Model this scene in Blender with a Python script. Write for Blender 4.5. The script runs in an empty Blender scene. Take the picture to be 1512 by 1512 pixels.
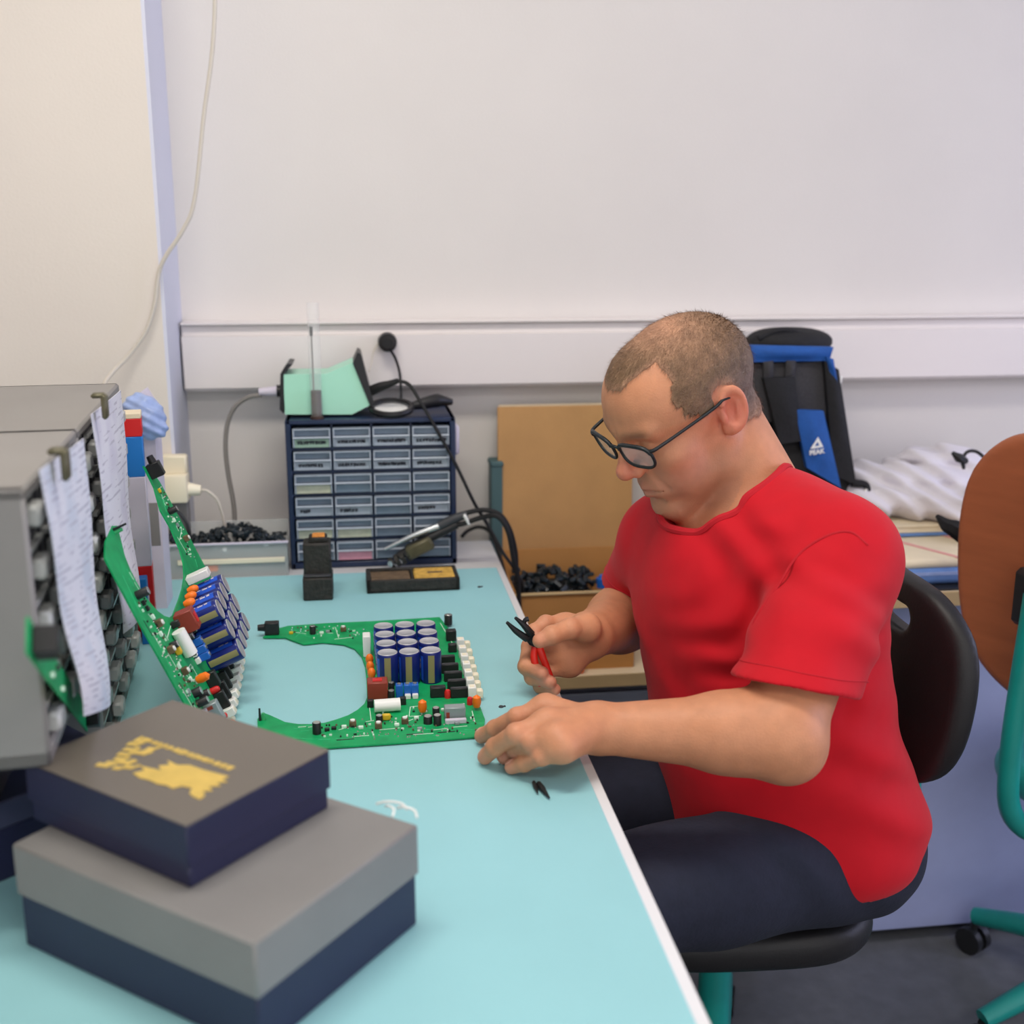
import bpy, bmesh, math, random
import numpy as np
from mathutils import Vector, Matrix
random.seed(7); rng = np.random.default_rng(11)
S = bpy.context.scene
COL = S.collection
PI = math.pi

# ------------------------------------------------------------------ camera
F = 1704.0; TH = math.radians(13.4); PSI = math.radians(7.7); CAM = np.array([0.0, 0.0, 1.333])
FW = np.array([math.sin(PSI)*math.cos(TH), math.cos(PSI)*math.cos(TH), -math.sin(TH)])
RT = np.array([math.cos(PSI), -math.sin(PSI), 0.0]); UP = np.cross(RT, FW)
cd = bpy.data.cameras.new('camera'); cam = bpy.data.objects.new('camera', cd); COL.objects.link(cam)
cd.sensor_width = 36; cd.lens = F/1512*36; cd.clip_start = 0.02
cam.matrix_world = Matrix(((RT[0], UP[0], -FW[0], CAM[0]), (RT[1], UP[1], -FW[1], CAM[1]), (RT[2], UP[2], -FW[2], CAM[2]), (0, 0, 0, 1)))
cd.dof.use_dof = True; cd.dof.focus_distance = 1.50; cd.dof.aperture_fstop = 3.6
S.camera = cam
# ------------------------------------------------------------------ light
S.view_settings.view_transform = 'Standard'; S.view_settings.look = 'None'
S.view_settings.gamma = 1.0; S.view_settings.use_curve_mapping = False
S.view_settings.exposure = 0.43
w = bpy.data.worlds.new('room_light'); S.world = w; w.use_nodes = True
w.node_tree.nodes['Background'].inputs[0].default_value = (0.98, 0.97, 1.0, 1)
w.node_tree.nodes['Background'].inputs[1].default_value = 1.2
def area(name, loc, target, sx, sy, power, col):
    l = bpy.data.lights.new(name, 'AREA'); l.shape = 'RECTANGLE'; l.size = sx; l.size_y = sy; l.energy = power; l.color = col
    o = bpy.data.objects.new(name, l); COL.objects.link(o); o.location = loc
    o.rotation_euler = (Vector(target)-Vector(loc)).to_track_quat('-Z', 'Y').to_euler()
    return o
CEIL = 2.70
area('ceiling_lamp_light', (-0.10, 1.0, CEIL-0.06), (-0.10, 1.0, 0), 1.15, 0.28, 15, (1.0, 0.94, 0.86))
area('ceiling_lamp_light', (0.6, -0.9, CEIL-0.06), (0.6, -0.9, 0), 1.15, 0.28, 13, (1.0, 0.94, 0.86))
area('window_daylight', (3.05, 1.0, 1.6), (0.6, 1.2, 0.95), 1.5, 1.3, 20, (0.56, 0.60, 1.0))

# ------------------------------------------------------------------ pixel helpers (survey of the photograph)
def ray(px, py): return FW + RT*(px-756)/F - UP*(py-756)/F
def W(px, py, z): return CAM + z*ray(px, py)
def H(px, py, h=0.75):
    r = ray(px, py); return CAM + r*((h-CAM[2])/r[2])
def YP(px, py, Y):
    r = ray(px, py); return CAM + r*((Y-CAM[1])/r[1])
def PL(px, py, q, n):
    r = ray(px, py); q = np.array(q); n = np.array(n); return CAM + r*(((q-CAM) @ n)/(r @ n))

# ------------------------------------------------------------------ materials
def srgb(r, g, b):
    f = lambda c: (c/255/12.92) if c/255 <= 0.04045 else ((c/255+0.055)/1.055)**2.4
    return (f(r), f(g), f(b), 1)
MATS = {}
def mat(name, col, rough=0.5, metal=0.0, var=0.0, vscale=20.0, bump=0.0, bscale=60.0, trans=0.0, alpha=1.0, coat=0.0, emit=0.0, sss=0.0, spec=0.5, stretch=None, ior=1.45, sheen=0.0):
    m = bpy.data.materials.new(name); m.use_nodes = True; nt = m.node_tree; b = nt.nodes['Principled BSDF']
    c = srgb(*col) if len(col) == 3 else col
    b.inputs['Base Color'].default_value = c; b.inputs['Roughness'].default_value = rough; b.inputs['Metallic'].default_value = metal
    b.inputs['Specular IOR Level'].default_value = spec; b.inputs['IOR'].default_value = ior
    if sheen: b.inputs['Sheen Weight'].default_value = sheen
    if trans: b.inputs['Transmission Weight'].default_value = trans
    if alpha < 1: b.inputs['Alpha'].default_value = alpha
    if coat: b.inputs['Coat Weight'].default_value = coat
    if emit: b.inputs['Emission Color'].default_value = c; b.inputs['Emission Strength'].default_value = emit
    if sss: b.inputs['Subsurface Weight'].default_value = sss; b.inputs['Subsurface Radius'].default_value = (0.010, 0.004, 0.002); b.inputs['Subsurface Scale'].default_value = 1.0
    tc = nt.nodes.new('ShaderNodeTexCoord'); mp = nt.nodes.new('ShaderNodeMapping'); nt.links.new(tc.outputs['Object'], mp.inputs[0])
    if stretch: mp.inputs['Scale'].default_value = stretch
    if var:
        n = nt.nodes.new('ShaderNodeTexNoise'); n.inputs['Scale'].default_value = vscale; n.inputs['Detail'].default_value = 4
        nt.links.new(mp.outputs[0], n.inputs[0])
        r = nt.nodes.new('ShaderNodeValToRGB'); r.color_ramp.elements[0].position = 0.3; r.color_ramp.elements[1].position = 0.7
        r.color_ramp.elements[0].color = tuple(x*(1-var) for x in c[:3])+(1,); r.color_ramp.elements[1].color = tuple(min(1, x*(1+var)) for x in c[:3])+(1,)
        nt.links.new(n.outputs[0], r.inputs[0]); nt.links.new(r.outputs[0], b.inputs['Base Color'])
    if bump:
        n2 = nt.nodes.new('ShaderNodeTexNoise'); n2.inputs['Scale'].default_value = bscale; n2.inputs['Detail'].default_value = 3
        nt.links.new(mp.outputs[0], n2.inputs[0])
        bp = nt.nodes.new('ShaderNodeBump'); bp.inputs['Strength'].default_value = bump; bp.inputs['Distance'].default_value = 0.01
        nt.links.new(n2.outputs[0], bp.inputs['Height']); nt.links.new(bp.outputs[0], b.inputs['Normal'])
    MATS[name] = m
    return m
M = lambda n: MATS[n]
mat('wall_white', (220, 215, 210), 0.9, var=0.03, vscale=2.5, bump=0.05, bscale=250)
mat('wall_cream', (222, 214, 204), 0.9, var=0.03, vscale=2.0, bump=0.05, bscale=250)
mat('wall_blue_shade', (212, 214, 228), 0.9, var=0.02, vscale=3)  # bluish shade of the cream wall's side face, put into the colour
mat('ceiling_white', (232, 232, 230), 0.9, var=0.02)
mat('floor_lino', (104, 106, 110), 0.45, var=0.12, vscale=30)
mat('trunking', (230, 223, 220), 0.45, var=0.015, vscale=3)
mat('desk_white', (222, 222, 222), 0.4, var=0.02, vscale=6)
mat('mat_cyan', (148, 202, 208), 0.5, var=0.035, vscale=5, bump=0.03, bscale=300)
mat('steel_grey', (120, 124, 130), 0.5)
mat('navy_plastic', (27, 42, 72), 0.4, var=0.08, vscale=30)
mat('drawer_clear', (116, 132, 148), 0.22, var=0.10, vscale=40)
mat('drawer_lip', (166, 176, 188), 0.25, var=0.05, vscale=60)
mat('ink', (38, 40, 52), 0.7)
mat('mint', (168, 226, 200), 0.38, var=0.02, vscale=8)
mat('black_plastic', (24, 24, 26), 0.42, var=0.15, vscale=40)
mat('black_rubber', (20, 20, 21), 0.6)
mat('dark_grey', (58, 60, 64), 0.5, var=0.08, vscale=20)
mat('mid_grey', (128, 126, 124), 0.55, var=0.05, vscale=12)
mat('cable_grey', (126, 122, 118), 0.5)
mat('cable_beige', (205, 198, 186), 0.5)
mat('cream_plastic', (232, 222, 196), 0.4)
mat('white_plastic', (236, 236, 232), 0.35)
mat('ivory_plastic', (240, 232, 208), 0.4)
mat('clear_plastic', (225, 230, 228), 0.12, alpha=0.32, spec=0.6)
mat('clear_tube', (238, 240, 238), 0.08, alpha=0.10)
mat('dark_fill', (58, 40, 34), 0.6, var=0.3, vscale=60)
mat('glass_lens', (230, 236, 238), 0.03, alpha=0.16, spec=0.8)
mat('pcb_green', (12, 154, 90), 0.5, var=0.16, vscale=45, spec=0.35)
mat('pcb_edge', (60, 170, 110), 0.5)
mat('silk', (214, 236, 220), 0.6)
mat('trace', (60, 190, 130), 0.4)
mat('solder', (200, 200, 196), 0.25, metal=0.8)
mat('cap_blue', (20, 34, 112), 0.3, var=0.12, vscale=60)
mat('cap_blue_bright', (34, 84, 196), 0.3, var=0.10, vscale=50)
mat('cap_stripe', (142, 136, 92), 0.4)
mat('aluminium', (198, 198, 204), 0.34, metal=0.55, var=0.04, vscale=90)
mat('relay_brown', (142, 56, 42), 0.45, var=0.06)
mat('orange', (246, 120, 24), 0.4, var=0.06, vscale=50)
mat('yellow', (216, 176, 40), 0.45)
mat('red_plastic', (206, 34, 34), 0.38)
mat('blue_plastic', (30, 98, 188), 0.4, var=0.05)
mat('chip_black', (30, 31, 33), 0.45)
mat('grey_can', (146, 156, 158), 0.4, metal=0.2)
mat('sponge', (206, 164, 76), 0.9, var=0.22, vscale=90, bump=0.5, bscale=220)
mat('flux_brown', (104, 84, 62), 0.6, var=0.35, vscale=70, bump=0.3, bscale=120)
mat('grimy_black', (40, 38, 34), 0.6, var=0.4, vscale=60, bump=0.3, bscale=150)
mat('copper_orange', (216, 140, 60), 0.6, var=0.25, vscale=120)
mat('olive_metal', (92, 88, 66), 0.45, metal=0.3, var=0.2, vscale=60)
mat('silver', (206, 210, 212), 0.25, metal=0.9)
mat('mdf', (190, 145, 92), 0.75, var=0.06, vscale=14, bump=0.05, bscale=200)
mat('cardboard', (186, 132, 72), 0.8, var=0.06, vscale=10)
mat('teal_dark', (70, 98, 100), 0.6, var=0.06)
mat('beech_top', (222, 204, 172), 0.45, var=0.03, vscale=6)
mat('beech_edge', (186, 160, 116), 0.5, var=0.05)
mat('ped_grey', (92, 98, 112), 0.5, var=0.03)
mat('panel_window_tint', (150, 158, 196), 0.55, var=0.03)  # grey-blue panel with the lavender of window light mixed into its colour
mat('box_grey', (104, 97, 88), 0.36, var=0.03, vscale=9)
mat('box_navy', (34, 36, 66), 0.45, var=0.04)
mat('gold_foil', (222, 190, 96), 0.34, metal=0.35, var=0.08, vscale=60)
mat('box_slate', (62, 66, 92), 0.5, var=0.04)
mat('pack_black', (22, 22, 25), 0.75, var=0.25, vscale=90, bump=0.15, bscale=260)
mat('pack_grey', (58, 57, 60), 0.85, var=0.15, vscale=240, bump=0.25, bscale=500)
mat('pack_blue', (24, 82, 158), 0.7, var=0.08, vscale=70, bump=0.12, bscale=260)
mat('white_cloth', (216, 212, 218), 0.9, var=0.03, vscale=16, bump=0.08, bscale=90)
mat('book_beige', (226, 212, 182), 0.6, var=0.05)
mat('book_blue', (96, 132, 188), 0.6, var=0.12, vscale=30)
mat('pink_line', (222, 156, 150), 0.6)
mat('chair_black', (22, 21, 23), 0.5, bump=0.05, bscale=300)
mat('chair_teal', (24, 140, 132), 0.35, var=0.05)
mat('chair_brown', (162, 92, 58), 0.5, var=0.09, vscale=9, stretch=(1, 1, 6))
mat('chair_ply_edge', (222, 186, 160), 0.6)
mat('lilac_bag', (150, 170, 214), 0.35, var=0.18, vscale=26, bump=0.2, bscale=40)
mat('folder_red', (206, 26, 26), 0.45)
mat('folder_blue', (24, 116, 196), 0.45)
mat('folder_pale', (206, 200, 214), 0.6, var=0.05)
mat('pliers_black', (34, 35, 38), 0.4, metal=0.4)
mat('pliers_red', (214, 36, 24), 0.35)
mat('lamp_diffuser', (255, 246, 230), 0.5, emit=2.0)
mat('lamp_frame', (235, 235, 235), 0.4)
mat('magenta', (206, 40, 100), 0.4)
mat('heap', (28, 38, 44), 0.35, var=0.5, vscale=60)
mat('drawer_green', (150, 178, 160), 0.3, var=0.12, vscale=60)
mat('drawer_pink', (206, 148, 166), 0.3, var=0.10, vscale=60)
mat('drawer_cream', (192, 194, 172), 0.3, var=0.14, vscale=60)
mat('shelf_grey', (138, 135, 132), 0.5, var=0.04, vscale=8)
mat('shelf_dark', (64, 66, 72), 0.5, var=0.08)
mat('shelf_bin', (186, 188, 186), 0.25, var=0.08)

def print_mat(name, paper, ink, lines, density=0.52, accent=None):
    """paper with rows of print running across it (UV based)"""
    m = bpy.data.materials.new(name); m.use_nodes = True; nt = m.node_tree; b = nt.nodes['Principled BSDF']; b.inputs['Roughness'].default_value = 0.75
    tc = nt.nodes.new('ShaderNodeTexCoord')
    sp = nt.nodes.new('ShaderNodeSeparateXYZ'); nt.links.new(tc.outputs['UV'], sp.inputs[0])
    fr = nt.nodes.new('ShaderNodeMath'); fr.operation = 'MULTIPLY'; fr.inputs[1].default_value = lines; nt.links.new(sp.outputs[1], fr.inputs[0])
    fc = nt.nodes.new('ShaderNodeMath'); fc.operation = 'FRACT'; nt.links.new(fr.outputs[0], fc.inputs[0])
    gt = nt.nodes.new('ShaderNodeMath'); gt.operation = 'GREATER_THAN'; gt.inputs[1].default_value = 0.6; nt.links.new(fc.outputs[0], gt.inputs[0])
    mp = nt.nodes.new('ShaderNodeMapping'); mp.inputs['Scale'].default_value = (5, lines*0.9, 1); nt.links.new(tc.outputs['UV'], mp.inputs[0])
    n = nt.nodes.new('ShaderNodeTexNoise'); n.inputs['Scale'].default_value = 1.0; n.inputs['Detail'].default_value = 1; nt.links.new(mp.outputs[0], n.inputs[0])
    g2 = nt.nodes.new('ShaderNodeMath'); g2.operation = 'GREATER_THAN'; g2.inputs[1].default_value = density; nt.links.new(n.outputs[0], g2.inputs[0])
    mu = nt.nodes.new('ShaderNodeMath'); mu.operation = 'MULTIPLY'; nt.links.new(gt.outputs[0], mu.inputs[0]); nt.links.new(g2.outputs[0], mu.inputs[1])
    mx = nt.nodes.new('ShaderNodeMixRGB'); mx.inputs[1].default_value = srgb(*paper); mx.inputs[2].default_value = srgb(*ink); nt.links.new(mu.outputs[0], mx.inputs[0])
    if accent:
        n3 = nt.nodes.new('ShaderNodeTexNoise'); n3.inputs['Scale'].default_value = 3.0; nt.links.new(tc.outputs['UV'], n3.inputs[0])
        rr = nt.nodes.new('ShaderNodeValToRGB'); rr.color_ramp.elements[0].position = 0.45; rr.color_ramp.elements[1].position = 0.62
        nt.links.new(n3.outputs[0], rr.inputs[0])
        m2 = nt.nodes.new('ShaderNodeMixRGB'); nt.links.new(rr.outputs[0], m2.inputs[0]); m2.inputs[1].default_value = srgb(*paper); m2.inputs[2].default_value = srgb(*accent)
        nt.links.new(m2.outputs[0], mx.inputs[1])
    nt.links.new(mx.outputs[0], b.inputs['Base Color']); MATS[name] = m
print_mat('sheet_print', (222, 224, 234), (188, 190, 204), 40, 0.52, (204, 212, 226))
print_mat('sheet_print_b', (226, 226, 234), (194, 192, 204), 36, 0.55, (212, 210, 224))

# ------------------------------------------------------------------ mesh helpers
def link(o, parent=None):
    COL.objects.link(o)
    if parent is not None: o.parent = parent
    return o
def tag(o, label=None, cat=None, group=None, kind=None):
    if label: o['label'] = label
    if cat: o['category'] = cat
    if group: o['group'] = group
    if kind: o['kind'] = kind
    return o
def empty(name, loc=(0, 0, 0), rot=None, label=None, cat=None, group=None):
    o = bpy.data.objects.new(name, None); o.empty_display_size = 0.05; COL.objects.link(o); o.location = loc
    if rot is not None: o.rotation_euler = rot if len(rot) == 3 else rot
    return tag(o, label, cat, group)
def copy_tree(o, parent=None):
    c = o.copy(); COL.objects.link(c); c.parent = parent
    for ch in o.children: copy_tree(ch, c)
    return c
def catmull(pts, n=8):
    pts = [np.array(p, float) for p in pts]
    if len(pts) < 3: return pts
    q = [2*pts[0]-pts[1]]+pts+[2*pts[-1]-pts[-2]]; out = []
    for i in range(1, len(q)-2):
        for k in range(n):
            t = k/n; a, b, c, d = q[i-1], q[i], q[i+1], q[i+2]
            out.append(0.5*((2*b)+(-a+c)*t+(2*a-5*b+4*c-d)*t*t+(-a+3*b-3*c+d)*t**3))
    out.append(pts[-1]); return out
class MB:
    def __init__(s): s.v = []; s.f = []; s.uv = None
    def add(s, v, f):
        o = len(s.v); s.v += [tuple(map(float, p)) for p in v]; s.f += [tuple(i+o for i in q) for q in f]; return s
    def box(s, c, size, R=None, bev=0.0, seg=1):
        bm = bmesh.new(); bmesh.ops.create_cube(bm, size=1.0)
        for v in bm.verts: v.co = Vector((v.co.x*size[0], v.co.y*size[1], v.co.z*size[2]))
        if bev: bmesh.ops.bevel(bm, geom=list(bm.edges), offset=min(bev, min(size)*0.49), segments=seg, affect='EDGES', profile=0.5)
        bm.verts.index_update(); c = Vector([float(x) for x in c]); R = R or Matrix.Identity(3)
        s.add([R @ v.co + c for v in bm.verts], [[v.index for v in f.verts] for f in bm.faces]); bm.free(); return s
    def cyl(s, p0, p1, r0, r1=None, n=14, caps=True):
        r1 = r0 if r1 is None else r1; p0 = Vector([float(x) for x in p0]); p1 = Vector([float(x) for x in p1]); d = (p1-p0).normalized()
        a = d.orthogonal().normalized(); b = d.cross(a); v = []
        for k in range(n):
            t = 2*PI*k/n; e = a*math.cos(t)+b*math.sin(t); v += [p0+e*r0, p1+e*r1]
        f = [(2*k, 2*((k+1) % n), 2*((k+1) % n)+1, 2*k+1) for k in range(n)]
        if caps: f += [tuple(2*k for k in range(n-1, -1, -1)), tuple(2*k+1 for k in range(n))]
        return s.add(v, f)
    def tube(s, pts, r, n=8, sub=6):
        pts = [Vector([float(x) for x in p]) for p in catmull(pts, sub)]
        rr = r if isinstance(r, (list, tuple)) else [r]*2
        v = []; f = []; L = len(pts); a = None
        for i, p in enumerate(pts):
            d = (pts[min(i+1, L-1)]-pts[max(i-1, 0)]).normalized()
            a = d.orthogonal().normalized() if a is None else (a-d*a.dot(d)).normalized()
            b = d.cross(a); t = i/(L-1)*(len(rr)-1); k = min(int(t), len(rr)-2); ra = rr[k]+(rr[k+1]-rr[k])*(t-k)
            v += [p+(a*math.cos(2*PI*j/n)+b*math.sin(2*PI*j/n))*ra for j in range(n)]
        for i in range(L-1):
            f += [(i*n+j, i*n+(j+1) % n, (i+1)*n+(j+1) % n, (i+1)*n+j) for j in range(n)]
        f += [tuple(range(n-1, -1, -1)), tuple((L-1)*n+j for j in range(n))]
        return s.add(v, f)
    def poly(s, pts, z0, z1, T=None):
        """extruded 2d outline; T maps (x,y,z) -> world"""
        n = len(pts); v = [(x, y, z0) for x, y in pts]+[(x, y, z1) for x, y in pts]
        if T: v = [T(*p) for p in v]
        f = [tuple(range(n-1, -1, -1)), tuple(range(n, 2*n))]+[(i, (i+1) % n, n+(i+1) % n, n+i) for i in range(n)]
        return s.add(v, f)
    def lathe(s, prof, c=(0, 0, 0), n=20):
        v = []; f = []; m = len(prof)
        for k in range(n):
            t = 2*PI*k/n; v += [(c[0]+r*math.cos(t), c[1]+r*math.sin(t), c[2]+z) for r, z in prof]
        for k in range(n):
            k2 = (k+1) % n; f += [(k*m+i, k2*m+i, k2*m+i+1, k*m+i+1) for i in range(m-1)]
        return s.add(v, f)
    def sheet(s, c00, c10, c11, c01, nu=6, nv=10, bulge=None, thick=0.0006):
        """thin sheet with two sides from four corners; bulge(u,v) -> offset vector"""
        c = [np.array(x, float) for x in (c00, c10, c11, c01)]; nn = np.cross(c[1]-c[0], c[3]-c[0]); nn /= np.linalg.norm(nn)
        v = []; uv = []
        for side in (0, 1):
            for j in range(nv+1):
                for i in range(nu+1):
                    a = i/nu; b = j/nv; p = (1-a)*(1-b)*c[0]+a*(1-b)*c[1]+a*b*c[2]+(1-a)*b*c[3]
                    if bulge: p = p+bulge(a, b)
                    v.append(p+nn*thick*(0.5 if side else -0.5)); uv.append((a, 1-b))
        f = []; N = (nu+1)*(nv+1); q = lambda i, j, sd: sd*N+j*(nu+1)+i
        for j in range(nv):
            for i in range(nu):
                f.append((q(i, j, 1), q(i+1, j, 1), q(i+1, j+1, 1), q(i, j+1, 1))); f.append((q(i, j+1, 0), q(i+1, j+1, 0), q(i+1, j, 0), q(i, j, 0)))
        bd = [(i, 0) for i in range(nu)]+[(nu, j) for j in range(nv)]+[(i, nv) for i in range(nu, 0, -1)]+[(0, j) for j in range(nv, 0, -1)]
        for k in range(len(bd)):
            a, b = bd[k], bd[(k+1) % len(bd)]; f.append((q(*a, 0), q(*b, 0), q(*b, 1), q(*a, 1)))
        s.add(v, f); s.uv = uv; return s
    def mesh(s, name):
        m = bpy.data.meshes.new(name); m.from_pydata(s.v, [], s.f); m.update()
        if s.uv:
            l = m.uv_layers.new(name='UVMap')
            for lp in m.loops: l.data[lp.index].uv = s.uv[lp.vertex_index]
        m.polygons.foreach_set('use_smooth', [True]*len(m.polygons)); m.set_sharp_from_angle(angle=0.7)
        return m
    def build(s, name, material, parent=None, origin=None):
        if origin is not None:
            o_ = [float(x) for x in origin]; s.v = [(x-o_[0], y-o_[1], z-o_[2]) for x, y, z in s.v]
        m = s.mesh(name); m.materials.append(M(material) if isinstance(material, str) else material)
        o = bpy.data.objects.new(name, m); link(o, parent)
        if origin is not None: o.location = o_
        return o
def rotz(a): return Matrix.Rotation(a, 3, 'Z')
def frame(x, y, z):
    """3x3 matrix with the given axes as columns"""
    return Matrix(((x[0], y[0], z[0]), (x[1], y[1], z[1]), (x[2], y[2], z[2])))

# ------------------------------------------------------------------ soft shapes: signed distance fields meshed with surface nets
def rc(P, a, b, r1, r2):
    a = np.asarray(a, np.float32); ab = np.asarray(b, np.float32)-a; pa = P-a
    t = np.clip((pa @ ab)/max(float(ab @ ab), 1e-9), 0, 1)
    return np.sqrt(((pa-t[:, None]*ab)**2).sum(1))-(r1+(r2-r1)*t)
def ell(P, c, r, R=None):
    q = P-np.asarray(c, np.float32)
    if R is not None: q = q @ np.asarray(R, np.float32)
    r = np.asarray(r, np.float32); k0 = np.sqrt(((q/r)**2).sum(1)); k1 = np.sqrt(((q/(r*r))**2).sum(1))
    return k0*(k0-1)/np.maximum(k1, 1e-6)
def rbox(P, c, b, rad, R=None):
    q = P-np.asarray(c, np.float32)
    if R is not None: q = q @ np.asarray(R, np.float32)
    q = np.abs(q)-(np.asarray(b, np.float32)-rad)
    return np.sqrt((np.maximum(q, 0)**2).sum(1))+np.minimum(q.max(1), 0)-rad
def smin(a, b, k):
    h = np.maximum(k-np.abs(a-b), 0)/k; return np.minimum(a, b)-h*h*k*0.25
def smax(a, b, k): return -smin(-a, -b, k)
def grow(P, d, c, rad, fn, k):
    """smooth-union a local group of shapes into d, evaluated only near the sphere (c, rad)"""
    dist = np.sqrt(((P-np.asarray(c, np.float32))**2).sum(1))-rad
    m = dist < k+0.004; out = np.minimum(d, np.where(m, d, np.maximum(dist, k+0.003)))
    if m.any(): out[m] = smin(d[m], fn(P[m]), k)
    return out
def nets(fn, lo, hi, h, bs=10):
    lo = np.array(lo, np.float32); hi = np.array(hi, np.float32); n = np.ceil((hi-lo)/h/bs).astype(int)*bs
    nb = n//bs; g = [np.arange(k) for k in nb]
    B = np.stack(np.meshgrid(*g, indexing='ij'), -1).reshape(-1, 3)
    d = fn((lo+(B+0.5)*bs*h).astype(np.float32)); D = np.empty(tuple(n), np.float32)
    D.reshape(nb[0], bs, nb[1], bs, nb[2], bs)[:] = d.reshape(nb[0], 1, nb[1], 1, nb[2], 1)
    act = B[np.abs(d) < bs*h*1.45]; off = np.stack(np.meshgrid(*[np.arange(bs)]*3, indexing='ij'), -1).reshape(-1, 3)
    for k in range(0, len(act), 400):
        idx = (act[k:k+400, None]*bs+off[None]).reshape(-1, 3)
        D[idx[:, 0], idx[:, 1], idx[:, 2]] = fn((lo+idx*np.float32(h)).astype(np.float32))
    s = D < 0
    cor = [(a, b, c) for a in (0, 1) for b in (0, 1) for c in (0, 1)]
    cnt = np.zeros(tuple(n-1), np.int8)
    for a, b, c in cor: cnt += s[a:n[0]-1+a, b:n[1]-1+b, c:n[2]-1+c]
    cells = np.argwhere((cnt > 0) & (cnt < 8)); vi = np.full(tuple(n-1), -1, np.int32); vi[tuple(cells.T)] = np.arange(len(cells))
    val = np.stack([D[cells[:, 0]+a, cells[:, 1]+b, cells[:, 2]+c] for a, b, c in cor], 1); cor = np.array(cor, np.float32)
    acc = np.zeros((len(cells), 3), np.float32); num = np.zeros(len(cells), np.float32)
    for i in range(8):
        for j in range(i+1, 8):
            if np.abs(cor[i]-cor[j]).sum() != 1: continue
            m = (val[:, i] < 0) != (val[:, j] < 0); t = val[m, i]/(val[m, i]-val[m, j])
            acc[m] += cor[i]+(cor[j]-cor[i])*t[:, None]; num[m] += 1
    V = lo+(cells+acc/num[:, None])*h; faces = []
    for ax in range(3):
        u, v_ = (ax+1) % 3, (ax+2) % 3
        s0 = [slice(None)]*3; s1 = [slice(None)]*3; s0[ax] = slice(0, -1); s1[ax] = slice(1, None)
        e = np.argwhere(s[tuple(s0)] != s[tuple(s1)]); e = e[(e[:, u] > 0) & (e[:, v_] > 0) & (e[:, u] < n[u]-1) & (e[:, v_] < n[v_]-1)]
        pos = s[tuple(e.T)]; q = []
        for du, dv in ((1, 1), (0, 1), (0, 0), (1, 0)):
            c = e.copy(); c[:, u] -= du; c[:, v_] -= dv; q.append(vi[tuple(c.T)])
        q = np.stack(q, 1); q[~pos] = q[~pos][:, ::-1]; faces.append(q)
    Fc = np.concatenate(faces); Fc = Fc[(Fc >= 0).all(1)]
    # one newton step pulls the vertices onto the surface
    e = np.float32(h*0.3); V = V.astype(np.float32); d0 = fn(V); G = np.stack([fn(V+np.eye(3, dtype=np.float32)[k]*e)-d0 for k in range(3)], 1)/e
    gl = np.maximum((G*G).sum(1), 0.2); V = V-np.clip(d0/gl, -h, h)[:, None]*G
    return V, Fc
def sdf_obj(name, fn, lo, hi, h, material, parent=None, origin=None, col=None):
    V, Fc = nets(fn, lo, hi, h); m = bpy.data.meshes.new(name)
    Vw = V if origin is None else V-np.array(origin, np.float32)
    m.vertices.add(len(Vw)); m.vertices.foreach_set('co', Vw.astype(np.float32).ravel())
    m.loops.add(Fc.size); m.loops.foreach_set('vertex_index', Fc.ravel().astype(np.int32))
    m.polygons.add(len(Fc)); m.polygons.foreach_set('loop_start', np.arange(0, Fc.size, 4, dtype=np.int32))
    m.update(calc_edges=True); m.polygons.foreach_set('use_smooth', np.ones(len(Fc), bool))
    if col is not None:
        a = m.color_attributes.new('tint', 'FLOAT_COLOR', 'POINT'); c = np.ones((len(V), 4), np.float32); c[:, :3] = col(V); a.data.foreach_set('color', c.ravel())
    m.materials.append(M(material) if isinstance(material, str) else material)
    o = bpy.data.objects.new(name, m); link(o, parent)
    if origin is not None: o.location = [float(x) for x in origin]
    return o

# ================================================================== THE SETTING
WALL = 2.28; FLO = 0.0
def struct(o): o['kind'] = 'structure'; return o
struct(MB().box((0.75, WALL+0.05, CEIL/2), (5.0, 0.10, CEIL)).build('wall_back', 'wall_white'))
struct(MB().box((0.75, -0.35, -0.05), (5.0, 5.3, 0.10)).build('floor', 'floor_lino'))
struct(MB().box((0.75, -0.35, CEIL+0.05), (5.0, 5.3, 0.10)).build('ceiling', 'ceiling_white'))
struct(MB().box((-1.04, (2.09+WALL)/2, CEIL/2), (1.42, WALL-2.09, CEIL)).build('wall_left', 'wall_cream'))
struct(MB().box((-0.327, (2.0905+WALL)/2, CEIL/2), (0.006, WALL-2.0905, CEIL)).build('wall_shade_skin', 'wall_blue_shade'))  # thin skin on the wall's side face, its shade painted as bluish colour
struct(MB().box((-1.80, -0.35, CEIL/2), (0.10, 5.3, CEIL)).build('wall_side', 'wall_cream'))
rw = MB()
for c, s_ in (((3.25, -0.35, 0.45), (0.1, 5.3, 0.9)), ((3.25, -0.35, 2.5), (0.1, 5.3, 0.4)), ((3.25, -1.4, 1.6), (0.1, 3.2, 1.4)), ((3.25, 2.04, 1.6), (0.1, 0.48, 1.4))): rw.box(c, s_)
struct(rw.build('wall_right', 'wall_white'))
wf = MB()
for c, s_ in (((3.22, 1.0, 0.93), (0.07, 1.6, 0.06)), ((3.22, 1.0, 2.27), (0.07, 1.6, 0.06)), ((3.22, 0.23, 1.6), (0.07, 0.06, 1.4)), ((3.22, 1.77, 1.6), (0.07, 0.06, 1.4)), ((3.22, 1.0, 1.6), (0.05, 0.05, 1.4))): wf.box(c, s_, bev=0.006)
win = struct(wf.build('window_1', 'white_plastic'))
for yy in (0.625, 1.375): MB().box((3.22, yy, 1.6), (0.006, 0.7, 1.3)).build('pane', 'glass_lens', win)
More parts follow.
